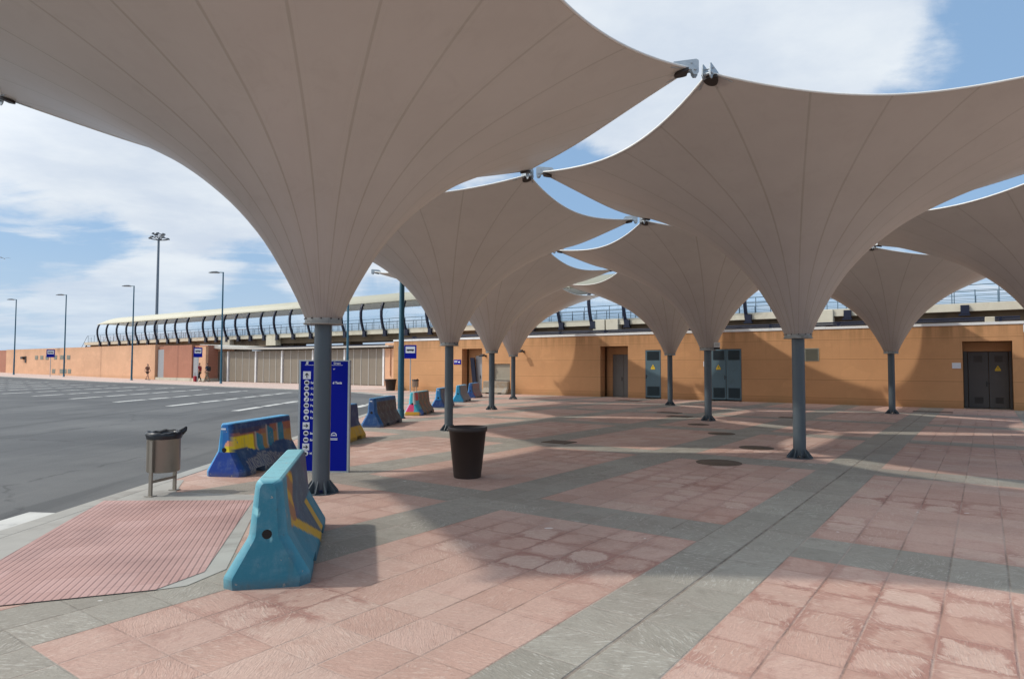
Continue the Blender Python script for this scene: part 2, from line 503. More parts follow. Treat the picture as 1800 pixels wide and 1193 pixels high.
def paving_mat():
    m, t, b = new_mat('split_stone_paving')
    p = objco(t)
    u, v, _ = t.sep(p)

    def axis(w, P, c, h, ncell):
        s = t.m('DIVIDE', t.m('SUBTRACT', w, c - h), P)
        k = t.m('FLOOR', s)
        q = t.m('MULTIPLY', t.m('FRACT', s), P)
        isb = t.m('LESS_THAN', q, 2 * h)
        cell = (P - 2 * h) / ncell
        tb = t.m('DIVIDE', q, h)
        tp = t.m('ADD', t.m('DIVIDE', t.m('SUBTRACT', q, 2 * h), cell), 2.0)
        tt = t.m('ADD', t.m('MULTIPLY', isb, tb), t.m('MULTIPLY', t.m('SUBTRACT', 1.0, isb), tp))
        size = t.m('ADD', t.m('MULTIPLY', isb, h), t.m('MULTIPLY', t.m('SUBTRACT', 1.0, isb), cell))
        idx = t.m('ADD', t.m('FLOOR', tt), t.m('MULTIPLY', k, 40.0))
        fr = t.m('FRACT', tt)
        ed = t.m('MULTIPLY', t.m('MINIMUM', fr, t.m('SUBTRACT', 1.0, fr)), size)
        return isb, idx, ed, q, k
    bu, iu, eu_, qu, ku = axis(u, PU, CU, HU, 6)
    bv, iv, ev_, qv, kv = axis(v, PV_, CV, HV, 11)
    band = t.m('MAXIMUM', bu, bv)
    w1 = t.white(t.xyz(iu, iv, 0.0))
    w2 = t.white(t.xyz(iu, iv, 7.3))
    w3 = t.white(t.xyz(iu, iv, 3.9))
    med = t.noise(p, 0.55, 5, 0.6)
    fine = t.noise(p, 34.0, 5, 0.7)
    # split-face texture: streaks that turn from tile to tile
    ang = t.m('MULTIPLY', w3, 6.28)
    ca, sa = t.m('COSINE', ang), t.m('SINE', ang)
    su = t.m('ADD', t.m('MULTIPLY', u, ca), t.m('MULTIPLY', v, sa))
    sv = t.m('SUBTRACT', t.m('MULTIPLY', v, ca), t.m('MULTIPLY', u, sa))
    streak = t.noise(t.xyz(t.m('MULTIPLY', su, 46.0), t.m('MULTIPLY', sv, 9.0), t.m('MULTIPLY', w1, 9.0)), 1.0, 5, 0.62, 1.2)
    wv = t.ss(streak, 0.53, 0.64)
    mot = t.noise(p, 6.0, 6, 0.68, 0.3)
    e = t.m('MINIMUM', eu_, ev_)
    er = t.m('DIVIDE', t.m('MULTIPLY', eu_, ev_), t.m('ADD', t.m('ADD', eu_, ev_), 0.0005))
    ew = t.m('ADD', e, t.m('MULTIPLY', t.m('SUBTRACT', fine, 0.5), 0.012))
    isu = t.m('ADD', 0.42, t.m('MULTIPLY', t.m('LESS_THAN', eu_, ev_), 0.58))
    # pink and grey stones
    pink = t.mix(w1, (0.475, 0.30, 0.236, 1), (0.535, 0.365, 0.298, 1))
    pink = t.mix(t.m('MULTIPLY', t.m('GREATER_THAN', w2, 0.80), 0.75), pink, (0.54, 0.385, 0.315, 1))
    pink = t.mix(t.m('MULTIPLY', t.ss(mot, 0.48, 0.72), 0.45), pink, (0.40, 0.235, 0.18, 1))
    grey = t.mix(w1, (0.275, 0.258, 0.215, 1), (0.335, 0.315, 0.265, 1))
    grey = t.mix(t.m('MULTIPLY', t.ss(mot, 0.45, 0.75), 0.5), grey, (0.195, 0.18, 0.148, 1))
    col = t.mix(band, pink, grey)
    # rusty rims where water dried on the joints, only in patches
    patch = t.ss(t.noise(t.vadd(p, (4.4, 8.1, 0)), 0.36, 3, 0.5), 0.45, 0.56)
    def spot_(cu_, cv_, ru_, rv_):
        a_ = t.m('DIVIDE', t.m('SUBTRACT', u, cu_), ru_); b_ = t.m('DIVIDE', t.m('SUBTRACT', v, cv_), rv_)
        q_ = t.m('ADD', t.m('MULTIPLY', a_, a_), t.m('MULTIPLY', b_, b_))
        return t.ss(t.m('ADD', q_, t.m('MULTIPLY', t.m('SUBTRACT', mot, 0.5), 1.2)), 1.1, 0.7)
    patch = t.m('MULTIPLY', patch, 0.6)
    for sp in ((0.3, 5.0, 1.9, 1.1), (-3.0, 5.1, 0.9, 1.0), (-4.0, 3.0, 0.5, 0.5), (-3.3, 9.1, 0.5, 0.3), (-0.3, 9.6, 1.2, 0.5)):
        patch = t.m('MAXIMUM', patch, spot_(*sp))
    rimw = t.m('ADD', 0.008, t.m('MULTIPLY', t.ss(t.noise(p, 3.2, 6, 0.7, 0.5), 0.36, 0.70), 0.075))
    ern = t.m('ADD', er, t.m('MULTIPLY', t.m('SUBTRACT', fine, 0.5), 0.012))
    rim = t.m('MULTIPLY', t.ss(t.m('DIVIDE', ern, rimw), 1.25, 0.45), patch)
    rim = t.m('MULTIPLY', rim, t.m('SUBTRACT', 1.0, band))
    col = t.mix(t.m('MULTIPLY', rim, t.m('ADD', 0.30, t.m('MULTIPLY', w2, 0.45))), col, (0.28, 0.11, 0.083, 1))
    blot = t.m('MULTIPLY', t.m('MULTIPLY', t.ss(t.noise(p, 2.1, 6, 0.7, 0.6), 0.60, 0.68), patch), t.m('SUBTRACT', 1.0, band))
    col = t.mix(t.m('MULTIPLY', blot, 0.6), col, (0.235, 0.095, 0.075, 1))
    # pale broken faces
    palen = t.m('MULTIPLY', wv, t.m('MULTIPLY', t.ss(t.noise(p, 1.1, 4, 0.6), 0.36, 0.54), t.m('ADD', 0.5, t.m('MULTIPLY', w2, 0.5))))
    col = t.mix(t.m('MULTIPLY', palen, 0.75), col, t.mix(band, (0.62, 0.475, 0.39, 1), (0.52, 0.50, 0.44, 1)))
    # overall soiling
    col = t.mix(t.m('MULTIPLY', t.ss(med, 0.42, 0.75), 0.30), col, (0.20, 0.145, 0.12, 1))
    col = t.mix(t.m('MULTIPLY', t.ss(fine, 0.35, 0.75), 0.16), col, (0.15, 0.10, 0.08, 1))
    big = t.noise(t.vmul(p, (0.5, 0.22, 1)), 0.6, 6, 0.62, 0.7)
    col = t.mix(t.m('MULTIPLY', t.ss(big, 0.48, 0.70), 0.22), col, (0.185, 0.125, 0.10, 1))
    # joints: dark in most places, filled with pale grout in others
    jn = t.ss(t.noise(p, 0.8, 3, 0.5), 0.42, 0.56)
    joint = t.m('MULTIPLY', t.m('MULTIPLY', t.ss(ew, 0.012, 0.002), isu), t.m('ADD', 0.35, t.m('MULTIPLY', t.ss(mot, 0.35, 0.6), 0.65)))
    jcol = t.mix(jn, (0.13, 0.095, 0.072, 1), (0.42, 0.33, 0.28, 1))
    col = t.mix(t.m('MULTIPLY', joint, 0.55), col, jcol)
    # drain slot in the middle of the wide bands
    drain = t.m('MULTIPLY', t.ss(t.m('ADD', t.m('ABSOLUTE', t.m('SUBTRACT', qu, HU)), t.m('MULTIPLY', t.m('SUBTRACT', mot, 0.5), 0.02)), 0.017, 0.006), t.m('COMPARE', ku, 0.0, 0.1))
    col = t.mix(t.m('MULTIPLY', drain, t.m('ADD', 0.12, t.m('MULTIPLY', t.ss(mot, 0.35, 0.65), 0.55))), col, (0.085, 0.065, 0.05, 1))
    # droppings and chewing gum
    spot = t.ss(t.noise(p, 3.4, 2, 0.4), 0.775, 0.79)
    vor = t.new('ShaderNodeTexVoronoi'); vor.inputs['Scale'].default_value = 1.25; t.put(vor.inputs['Vector'], p)
    dots = t.ss(t.m('ADD', vor.outputs['Distance'], t.m('MULTIPLY', fine, 0.03)), 0.040, 0.028)
    col = t.mix(t.m('MULTIPLY', t.m('MAXIMUM', dots, spot), 0.75), col, (0.72, 0.69, 0.66, 1))
    vor2 = t.new('ShaderNodeTexVoronoi'); vor2.inputs['Scale'].default_value = 0.9; t.put(vor2.inputs['Vector'], t.vadd(p, (3.3, 1.1, 0)))
    gum = t.ss(t.m('ADD', vor2.outputs['Distance'], t.m('MULTIPLY', fine, 0.02)), 0.034, 0.024)
    col = t.mix(t.m('MULTIPLY', gum, 0.6), col, (0.10, 0.07, 0.06, 1))
    t.put(b.inputs['Base Color'], col)
    t.put(b.inputs['Roughness'], t.m('ADD', 0.62, t.m('MULTIPLY', fine, 0.25)))
    b.inputs['Specular IOR Level'].default_value = 0.35
    hh = t.m('ADD', t.m('MULTIPLY', streak, 0.7), t.m('MULTIPLY', fine, 0.35))
    hh = t.m('ADD', hh, t.m('MULTIPLY', w2, 0.35))
    hh = t.m('SUBTRACT', hh, t.m('MULTIPLY', t.m('MAXIMUM', t.m('MULTIPLY', joint, 0.45), t.m('MULTIPLY', drain, 0.7)), 1.0))
    bump(t, b, hh, 0.9, 0.012)
    return m


M['paving'] = paving_mat()


def asphalt_mat():
    m, t, b = new_mat('worn_asphalt')
    p = objco(t)
    n = t.noise(p, 0.16, 7, 0.62, 0.4)
    n2 = t.noise(p, 1.4, 6, 0.65)
    g = t.noise(p, 55, 3, 0.7)
    c = t.mix(t.ss(n, 0.30, 0.72), (0.062, 0.066, 0.070, 1), (0.128, 0.131, 0.130, 1))
    c = t.mix(t.m('MULTIPLY', t.ss(n2, 0.45, 0.75), 0.4), c, (0.075, 0.077, 0.080, 1))
    c = t.mix(t.m('MULTIPLY', t.ss(g, 0.4, 0.75), 0.3), c, (0.19, 0.187, 0.18, 1))
    oil = t.ss(t.noise(t.vmul(p, (1.0, 0.45, 1)), 0.5, 6, 0.6, 0.8), 0.62, 0.74)
    c = t.mix(t.m('MULTIPLY', oil, 0.5), c, (0.055, 0.055, 0.057, 1))
    # cracks, tyre tracks and mended strips
    wv_ = t.vadd(p, t.vmul(t.noise(p, 0.7, 4, 0.6, 0, True), (1.2, 1.2, 0)))
    vc = t.new('ShaderNodeTexVoronoi', feature='DISTANCE_TO_EDGE'); vc.inputs['Scale'].default_value = 0.16; t.put(vc.inputs['Vector'], wv_)
    crack = t.m('MULTIPLY', t.ss(vc.outputs['Distance'], 0.010, 0.003), t.ss(n2, 0.4, 0.55))
    c = t.mix(t.m('MULTIPLY', crack, 0.38), c, (0.025, 0.025, 0.026, 1))
    x, y, z = t.sep(p)
    tk = t.noise(t.xyz(t.m('ADD', t.m('MULTIPLY', x, 0.55), t.m('MULTIPLY', y, 0.42)), t.m('MULTIPLY', t.m('SUBTRACT', y, x), 0.03), 0.0), 1.6, 4, 0.55, 0.3)
    c = t.mix(t.m('MULTIPLY', t.ss(tk, 0.52, 0.66), 0.45), c, (0.050, 0.052, 0.055, 1))
    c = t.mix(t.m('MULTIPLY', t.ss(tk, 0.42, 0.30), 0.35), c, (0.165, 0.165, 0.16, 1))
    t.put(b.inputs['Base Color'], c)
    b.inputs['Roughness'].default_value = 0.85
    b.inputs['Specular IOR Level'].default_value = 0.3
    bump(t, b, g, 0.4, 0.006)
    return m


M['asphalt'] = asphalt_mat()
M['road_paint'] = simple('worn_road_paint', (0.52, 0.52, 0.49), 0.75, 0, 0.2, 3.0, dirt=((0.15, 0.15, 0.15), 0.95))


def walk_mat():
    m, t, b = new_mat('sidewalk_tiles')
    p = objco(t)
    br = t.new('ShaderNodeTexBrick')
    t.put(br.inputs['Vector'], p)
    br.inputs['Scale'].default_value = 1.0
    br.inputs['Brick Width'].default_value = 0.4; br.inputs['Row Height'].default_value = 0.4
    br.inputs['Mortar Size'].default_value = 0.006; br.offset = 0
    br.inputs['Color1'].default_value = (0.50, 0.37, 0.31, 1)
    br.inputs['Color2'].default_value = (0.55, 0.42, 0.36, 1)
    br.inputs['Mortar'].default_value = (0.25, 0.18, 0.15, 1)
    n = t.noise(p, 0.5, 6, 0.6)
    c = t.mix(t.m('MULTIPLY', t.ss(n, 0.4, 0.75), 0.4), br.outputs[0], (0.36, 0.27, 0.23, 1))
    t.put(b.inputs['Base Color'], c)
    b.inputs['Roughness'].default_value = 0.85
    return m


M['sidewalk'] = walk_mat()


def tactile_mat():
    m, t, b = new_mat('grooved_red_tile')
    p = objco(t)
    x, y, _ = t.sep(p)
    w = t.m('FRACT', t.m('MULTIPLY', x, 1 / 0.055))
    tri = t.m('ABSOLUTE', t.m('SUBTRACT', w, 0.5))
    gr = t.ss(tri, 0.30, 0.44)
    ix = t.m('FLOOR', t.m('MULTIPLY', x, 1 / 0.33)); iy = t.m('FLOOR', t.m('MULTIPLY', y, 1 / 0.33))
    wn = t.white(t.xyz(ix, iy, 0.0))
    n = t.noise(p, 0.9, 6, 0.6)
    c = t.mix(wn, (0.40, 0.235, 0.205, 1), (0.46, 0.285, 0.255, 1))
    c = t.mix(t.m('MULTIPLY', t.ss(n, 0.42, 0.68), 0.5), c, (0.27, 0.155, 0.14, 1))
    ty = t.m('FRACT', t.m('MULTIPLY', y, 1 / 0.33))
    cross = t.ss(t.m('ABSOLUTE', t.m('SUBTRACT', ty, 0.5)), 0.475, 0.49)
    c = t.mix(t.m('MULTIPLY', t.m('MAXIMUM', gr, t.m('MULTIPLY', cross, 0.6)), t.m('ADD', 0.2, t.m('MULTIPLY', t.ss(n, 0.3, 0.7), 0.35))), c, (0.11, 0.06, 0.055, 1))
    t.put(b.inputs['Base Color'], c)
    b.inputs['Roughness'].default_value = 0.7
    bump(t, b, t.m('SUBTRACT', 1.0, gr), 0.6, 0.006)
    return m


M['tactile'] = tactile_mat()


def mural_mat(name, rough=0.5):
    m, t, b = new_mat(name)
    at = t.new('ShaderNodeAttribute'); at.attribute_name = 'paint'
    p = objco(t)
    n = t.noise(p, 5.0, 7, 0.65)
    n2 = t.noise(p, 22.0, 5, 0.65)
    c = t.mix(t.m('MULTIPLY', t.ss(n, 0.44, 0.70), 0.26), at.outputs['Color'], (0.27, 0.36, 0.39, 1))
    c = t.mix(t.m('MULTIPLY', t.ss(n2, 0.62, 0.72), 0.35), c, (0.06, 0.075, 0.08, 1))
    ch = t.ss(t.noise(p, 13.0, 5, 0.7, 0.3), 0.655, 0.675)
    c = t.mix(t.m('MULTIPLY', ch, 0.8), c, (0.33, 0.31, 0.28, 1))
    run = t.noise(t.vmul(p, (9, 9, 1.1)), 1.0, 5, 0.6)
    c = t.mix(t.m('MULTIPLY', t.ss(run, 0.52, 0.72), 0.28), c, (0.09, 0.10, 0.10, 1))
    x, y, z = t.sep(p)
    c = t.mix(t.m('MULTIPLY', t.ss(z, 0.10, 0.0), t.m('MULTIPLY', n2, 0.9)), c, (0.10, 0.09, 0.08, 1))
    t.put(b.inputs['Base Color'], c)
    t.put(b.inputs['Roughness'], t.m('ADD', rough, t.m('MULTIPLY', n, 0.2)))
    bump(t, b, t.m('SUBTRACT', t.m('ADD', n2, n), t.m('MULTIPLY', ch, 0.5)), 0.45, 0.010)
    return m


M['mural'] = mural_mat('barrier_paint')


def cloth(name, col):
    return simple(name, col, 0.85, 0, 0.12, 14)


# ------------------------------------------------------------------ ground
def flat(name, polys, mat, kind='structure', rz=RB, loc=(0, 0, 0)):
    mb = MB()
    for poly in polys:
        mb.add(poly, [tuple(range(len(poly)))])
    o = mb.build(name, mat)
    for f in o.data.polygons:
        pass
    bm = bmesh.new(); bm.from_mesh(o.data)
    for f in bm.faces:
        f.normal_update()
        if f.normal.z < 0: f.normal_flip()
    bm.to_mesh(o.data); bm.free()
    o.rotation_euler = (0, 0, rz); o.location = loc
    return tag(o, kind=kind)


us = [-900, -135, -73, 900]
polys = []
for a, bb in zip(us[:-1], us[1:]):
    polys.append([(a, -400, zg(a) - 0.05), (bb, -400, zg(bb) - 0.05), (bb, 1200, zg(bb) - 0.05), (a, 1200, zg(a) - 0.05)])
flat('asphalt_road', polys, M['asphalt'])

# plaza edge: from behind the camera along the kerb, round the corner to the far pavement
edge_xy = [(-5.1, -14), (-5.08, 6.5), (-5.1, 12), (-5.1, 21), (-5.25, 27), (-5.9, 33), (-7.2, 38), (-9.6, 42.2), (-12.6, 45.6)]
edge_uv = [to_uv(*q) for q in edge_xy]
far_edge = [(-41.0, 29.6), (-49.5, 29.9), (-60.6, 30.6), (-73, 30.8), (-86, 30.5), (-101.5, 30.2), (-135, 30.6), (-300, 32)]


def smooth_line(pts, n=6):
    out = []
    P = [Vector((p[0], p[1], 0)) for p in pts]
    for i in range(len(P) - 1):
        p0 = P[max(0, i - 1)]; p1 = P[i]; p2 = P[i + 1]; p3 = P[min(len(P) - 1, i + 2)]
        for k in range(n):
            s = k / n
            q = 0.5 * ((2 * p1) + (p2 - p0) * s + (2 * p0 - 5 * p1 + 4 * p2 - p3) * s * s + (3 * p1 - p0 - 3 * p2 + p3) * s ** 3)
            out.append((q.x, q.y))
    out.append((P[-1].x, P[-1].y))
    return out


near_line = edge_uv[:2] + smooth_line(edge_uv[1:])[1:]
# plaza
plaza = [(60, -14 + 0.0), *[(60, 45)], (near_line[-1][0], 45)] + near_line[::-1]
polyA = [(a, b, 0.0) for a, b in plaza]
flat('plaza_paving', [polyA], M['paving'])
# far pavement in front of the long building and the gate hall
fl = [near_line[-1]] + far_edge
polys = []
for (a0, b0), (a1, b1) in zip(fl[:-1], fl[1:]):
    polys.append([(a0, b0, zg(a0)), (a1, b1, zg(a1)), (a1, 60, zg(a1)), (a0, 60, zg(a0))])
flat('pavement', polys, M['sidewalk'])

# kerb stones along both edges
kl = near_line + far_edge
mb = MB()
for i in range(len(kl) - 1):
    p0 = Vector((*kl[i], 0)); p1 = Vector((*kl[i + 1], 0))
    L = (p1 - p0).length
    n = max(1, min(60, int(L / 1.0)))
    d = (p1 - p0) / n
    nr = Vector((d.y, -d.x, 0)).normalized()
    if i >= len(near_line) - 1 or True:
        # into the paving is on the right-hand side when walking away from the camera
        pass
    for k in range(n):
        a = p0 + d * k + d * 0.004; b_ = p0 + d * (k + 1) - d * 0.004
        za, zb = zg(a.x), zg(b_.x)
        q = [a - nr * 0.02, b_ - nr * 0.02, b_ + nr * 0.20, a + nr * 0.20]
        zs = [za, zb, zb, za]
        top = [(v.x, v.y, z + 0.006) for v, z in zip(q, zs)]
        bot = [(v.x, v.y, z - 0.14) for v, z in zip(q, zs)]
        mb.add(top + bot, [(0, 1, 2, 3), (7, 6, 5, 4), (0, 4, 5, 1), (1, 5, 6, 2), (2, 6, 7, 3), (3, 7, 4, 0)])
kb = mb.build('kerb', M['kerb'])
kb.rotation_euler = (0, 0, RB)
tag(kb, kind='structure')

# smooth concrete apron and grooved red ramp at the crossing
ap = [(-5.09, 9.6), (-4.75, 9.62), (-4.40, 8.70), (-3.16, 8.50), (-3.10, 8.20), (-2.32, 5.43), (-2.44, 5.02), (-2.62, 4.92), (-3.47, 4.60), (-3.9, 4.42), (-5.08, 4.0)]
flat('ramp_apron', [[(x, y, 0.004) for x, y in ap]], M['kerb'], rz=0)
tc = [(-4.98, 8.12), (-3.18, 8.18), (-2.46, 5.35), (-2.62, 4.92), (-3.47, 4.60), (-3.9, 4.42), (-4.33, 5.65), (-4.72, 7.1)]
ga = R(16.5)
# object rotated so that its X axis crosses the grooves
ca, sa = math.cos(-ga), math.sin(-ga)
flat('tactile_paving', [[(x * ca - y * sa, x * sa + y * ca, 0.008) for x, y in tc]], M['tactile'], rz=ga)

# painted markings: slanted bus bays, and the first bar of a crossing
polys = []
dirb = Vector((-0.58, 0.815, 0)).normalized()
nb = Vector((dirb.y, -dirb.x, 0))
for k, u0 in enumerate([-18.35 - 4.98 * i for i in range(0, 18)]):
    L = 15.2
    s0 = 0.0
    v0 = 14.3
    first = True
    while s0 < L:
        ln = 2.5 if first else 1.9
        a = Vector((u0, v0, 0)) + dirb * s0; b_ = a + dirb * min(ln, L - s0)
        hw = 0.17
        q = [a - nb * hw, b_ - nb * hw, b_ + nb * hw, a + nb * hw]
        polys.append([(p.x, p.y, zg(p.x) - 0.046) for p in q])
        s0 += ln + 0.45
        first = False
cw = [(-5.60, 7.72), (-5.14, 7.66), (-5.14, 2.0), (-5.62, 2.0)]
polys.append([(*to_uv(x, y), -0.046) for x, y in cw])
for k in range(1, 6):
    polys.append([(*to_uv(x - 0.95 * k, y), -0.046) for x, y in cw])
flat('road_markings', polys, M['road_paint'])

# ------------------------------------------------------------------ canopies
PR = [(0.225, 2.24), (0.33, 2.49), (0.51, 2.84), (0.77, 3.27), (1.11, 3.68), (1.49, 4.02), (1.87, 4.29), (2.25, 4.505), (3.0, 4.855), (3.9, 5.195), (4.9, 5.47)]
PRX = np.array([q[0] for q in PR]); PRZ = np.array([q[1] for q in PR])


def prof(r):
    i = int(np.clip(np.searchsorted(PRX, r) - 1, 0, len(PR) - 2))
    def sl(k):
        k = int(np.clip(k, 0, len(PR) - 1)); a = max(0, k - 1); b = min(len(PR) - 1, k + 1)
        return (PRZ[b] - PRZ[a]) / (PRX[b] - PRX[a])
    h = PRX[i + 1] - PRX[i]; s = (r - PRX[i]) / h
    m0, m1 = sl(i) * h, sl(i + 1) * h
    return ((2 * s**3 - 3 * s**2 + 1) * PRZ[i] + (s**3 - 2 * s**2 + s) * m0 + (-2 * s**3 + 3 * s**2) * PRZ[i + 1] + (s**3 - s**2) * m1)


RC, RM = 4.80, 3.86


def edge_r(phi):
    """plan radius of the scalloped edge; corners at multiples of 60 degrees"""
    a = (phi + PI / 6) % (PI / 3) - PI / 6      # -30..30 deg around a corner
    a = PI / 6 - abs(a)                          # 0 at mid edge, 30 deg at corner
    # parabola between corners: x = d - sag*(1-(y/h)^2)
    d = RC * math.cos(PI / 6); h = RC * 0.5; sag = d - RM
    # solve r cos a = RM + sag*(r sin a / h)^2
    A = sag * (math.sin(a) / h) ** 2; B = -math.cos(a); Cc = RM
    if A < 1e-9: return RM / math.cos(a)
    return (-B - math.sqrt(B * B - 4 * A * Cc)) / (2 * A)


def make_canopy():
    t = thing('membrane_canopy', 'x', 'canopy')
    # pole
    mb = MB(); mb.lathe([(0.112, 0.05), (0.112, 2.24)], 32); mb.build('pole', M['pole'], t)
    # foot with gussets
    mb = MB()
    mb.lathe([(0.23, 0.0), (0.23, 0.012)], 24, smooth=False)
    for k in range(10):
        a = 2 * PI * k / 10 + 0.17
        ca, sa = math.cos(a), math.sin(a)
        def ax(r, z, h, ca=ca, sa=sa): return (r * ca - h * sa, r * sa + h * ca, z)
        mb.prism([(0.105, 0.012), (0.225, 0.012), (0.225, 0.03), (0.118, 0.165), (0.105, 0.165)], ax, -0.006, 0.006)
    mb.build('base_flange', M['pole'], t)
    # collar
    mb = MB()
    mb.lathe([(0.11, 2.205), (0.252, 2.205), (0.256, 2.212), (0.256, 2.222), (0.238, 2.226), (0.234, 2.33)], 32, capt=False)
    mb.cur = 1
    for k in range(12):
        a = 2 * PI * (k + 0.5) / 12
        ca, sa = math.cos(a), math.sin(a)
        mb.tube([(0.23 * ca, 0.23 * sa, 2.278), (0.248 * ca, 0.248 * sa, 2.278)], 0.010, 6)
    mb.build('collar', [M['collar'], M['dark_steel']], t)
    # membrane
    NP, NR = 144, 34
    mb = MB()
    vs = []
    for i in range(NP):
        phi = 2 * PI * i / NP
        re = edge_r(phi)
        for k in range(NR):
            s = (k / (NR - 1)) ** 1.25
            r = 0.232 + (re - 0.232) * s
            z = prof(r) + 0.02
            vs.append((r * math.cos(phi), r * math.sin(phi), z))
    fs = []
    for i in range(NP):
        j = (i + 1) % NP
        for k in range(NR - 1):
            fs.append((i * NR + k, i * NR + k + 1, j * NR + k + 1, j * NR + k))
    mb.add(vs, fs, True)
    o = mb.build('membrane', M['membrane'], t)
    # edge cable in its pocket
    mb = MB()
    pts = [(edge_r(2 * PI * i / NP) * math.cos(2 * PI * i / NP), edge_r(2 * PI * i / NP) * math.sin(2 * PI * i / NP),
            prof(edge_r(2 * PI * i / NP)) + 0.026) for i in range(NP + 1)]
    mb.tube(pts, 0.016, 6, caps=False)
    mb.build('edge_cable', M['cable'], t)
    # corner fittings
    for k in range(6):
        a = k * PI / 3
        ca, sa = math.cos(a), math.sin(a)
        zc = prof(RC) + 0.02
        mb = MB()
        def ax(r, z, h, ca=ca, sa=sa): return (r * ca - h * sa, r * sa + h * ca, z)
        for s in (-1, 1):
            mb.prism([(4.50, zc - 0.02), (4.58, zc + 0.075), (4.86, zc + 0.10), (4.89, zc + 0.08), (4.89, zc - 0.07), (4.87, zc - 0.10),
                      (4.83, zc - 0.10), (4.81, zc - 0.07), (4.80, zc - 0.03), (4.68, zc - 0.04)], ax, s * 0.05 - 0.007, s * 0.05 + 0.007)
        for rr, dz_ in ((4.845, -0.03), (4.80, 0.05), (4.64, 0.03)):
            mb.tube([ax(rr, zc + dz_, -0.075), ax(rr, zc + dz_, 0.075)], 0.018 if rr > 4.84 else 0.010, 8)
        for s in (-1, 1):
            mb.tube([ax(4.74, zc - 0.015, s * 0.07), ax(4.52, zc - 0.07, s * 0.22)], 0.012, 6)
        br = mb.build('corner_bracket', M['galv'], t)
        mb = MB()
        n = 14
        poly = [(4.74 + 0.06 * 0, 0.085)] + [(4.74 - 0.15 * math.sin(PI * i / n), 0.095 * math.cos(PI * i / n)) for i in range(n + 1)] + [(4.76, -0.09), (4.76, 0.09)]
        poly = poly[1:]
        def ay(r, h, z, ca=ca, sa=sa):
            zz = prof(min(r, 4.8)) + z
            return (r * ca - h * sa, r * sa + h * ca, zz)
        mb.prism(poly, ay, -0.025, 0.012)
        mb.build('clamp_plate', M['dark_steel'], br)
    return t


S = 8.5984
TH = 0.10006
ROW = Vector((math.sin(TH), math.cos(TH), 0)) * S
ACR = Vector((math.cos(TH), -math.sin(TH), 0)) * (S * 3 ** 0.5 / 2)
A1 = Vector((-2.506, 8.718, 0))


def lat(i, j): return A1 + ROW * (i + 0.5 * j) + ACR * j


CAN = [((0, 0), 'nearest white membrane canopy, its grey pole standing in front of the blue signboard'),
       ((1, 0), 'white membrane canopy whose pole stands right behind the brown planter pot in the middle'),
       ((2, 0), 'white membrane canopy over the pole left of the beige concrete barrier by the wall'),
       ((3, 0), 'farthest white membrane canopy of the left row, pole near the wall lamp'),
       ((0, 1), 'large white membrane canopy on the thick pole at centre right beside round manhole covers'),
       ((1, 1), 'white membrane canopy with a small pale floodlight box on its collar'),
       ((2, 1), 'white membrane canopy on the thin pole just right of the single blue-grey door'),
       ((0, 2), 'white membrane canopy cut off by the right edge, its pole out of view'),
       ((1, 2), 'shaded white membrane canopy near the wall, left of the dark recessed double door')]
can0 = None
HR = PI / 2 - TH + PI / 6        # a corner points 30 degrees off the row direction
for (i, j), lab in CAN:
    if can0 is None:
        can0 = make_canopy(); can0['label'] = lab; can0['group'] = 'membrane canopies over the plaza'
        can0.location = lat(i, j); can0.rotation_euler = (0, 0, HR)
    else:
        dup(can0, lat(i, j), HR + (i * 2 + j) * PI / 3, lab)

# ------------------------------------------------------------------ terminal wall
VW = 33.3


def pierced(mb, u0, u1, v0, v1, z0, z1, ops):
    """solid wall u0..u1 with openings (a, b, zb, zt)"""
    ops = sorted(ops)
    cur = u0
    for a, b_, zb, zt in ops:
        mb.box(cur, a, v0, v1, z0, z1)
        mb.box(a, b_, v0, v1, zt, z1)
        if zb > z0: mb.box(a, b_, v0, v1, z0, zb)
        cur = b_
    mb.box(cur, u1, v0, v1, z0, z1)


tb = thing('terminal_building', 'low orange rendered building with grey doors and white roof edge behind the canopies', 'building', uv(-16.5, VW), RB)
OU, OV = -16.5, VW
ops = [(-28.02, -26.33, 0, 2.86), (-25.42, -24.10, 0.0, 1.88), (-17.77, -16.05, 0, 2.86), (-15.02, -14.12, 0, 2.62), (-11.39, -9.87, 0, 2.62), (-0.77, 0.90, 0, 2.80)]


def loc(ob_list): return ob_list


mb = MB()
pierced(mb, -34.4 - OU, 1.27 - OU, 0.0, 0.55, 0.0, 3.47, [(a - OU, b_ - OU, c, d) for a, b_, c, d in ops])
mb.box(-34.4 - OU, 1.27 - OU, 1.15, 9.0, 0.0, 3.44)
# reveals behind the openings
mb.box(-34.4 - OU, -33.8 - OU, 0.55, 1.15, 0, 3.44)
mb.box(0.95 - OU, 1.27 - OU, 0.55, 1.15, 0, 3.44)
wallo = mb.build('wall', M['wall'], tb)
mb = MB()
mb.box(-34.43 - OU, -6.0 - OU, -0.03, 9.05, 3.473, 3.60)
mb.box(-5.995 - OU, 1.30 - OU, -0.03, 9.05, 3.473, 3.585)
mb.build('roof_cap', M['white'], tb)


def leaf_handle(parent, x, y, z=1.02):
    mb = MB()
    mb.box(x - 0.02, x + 0.02, y - 0.012, y, z - 0.11, z + 0.11)
    mb.tube([(x, y - 0.012, z + 0.03), (x, y - 0.06, z + 0.03), (x + 0.11, y - 0.06, z + 0.03)], 0.011, 8)
    return mb.build('handle', M['black'], parent)


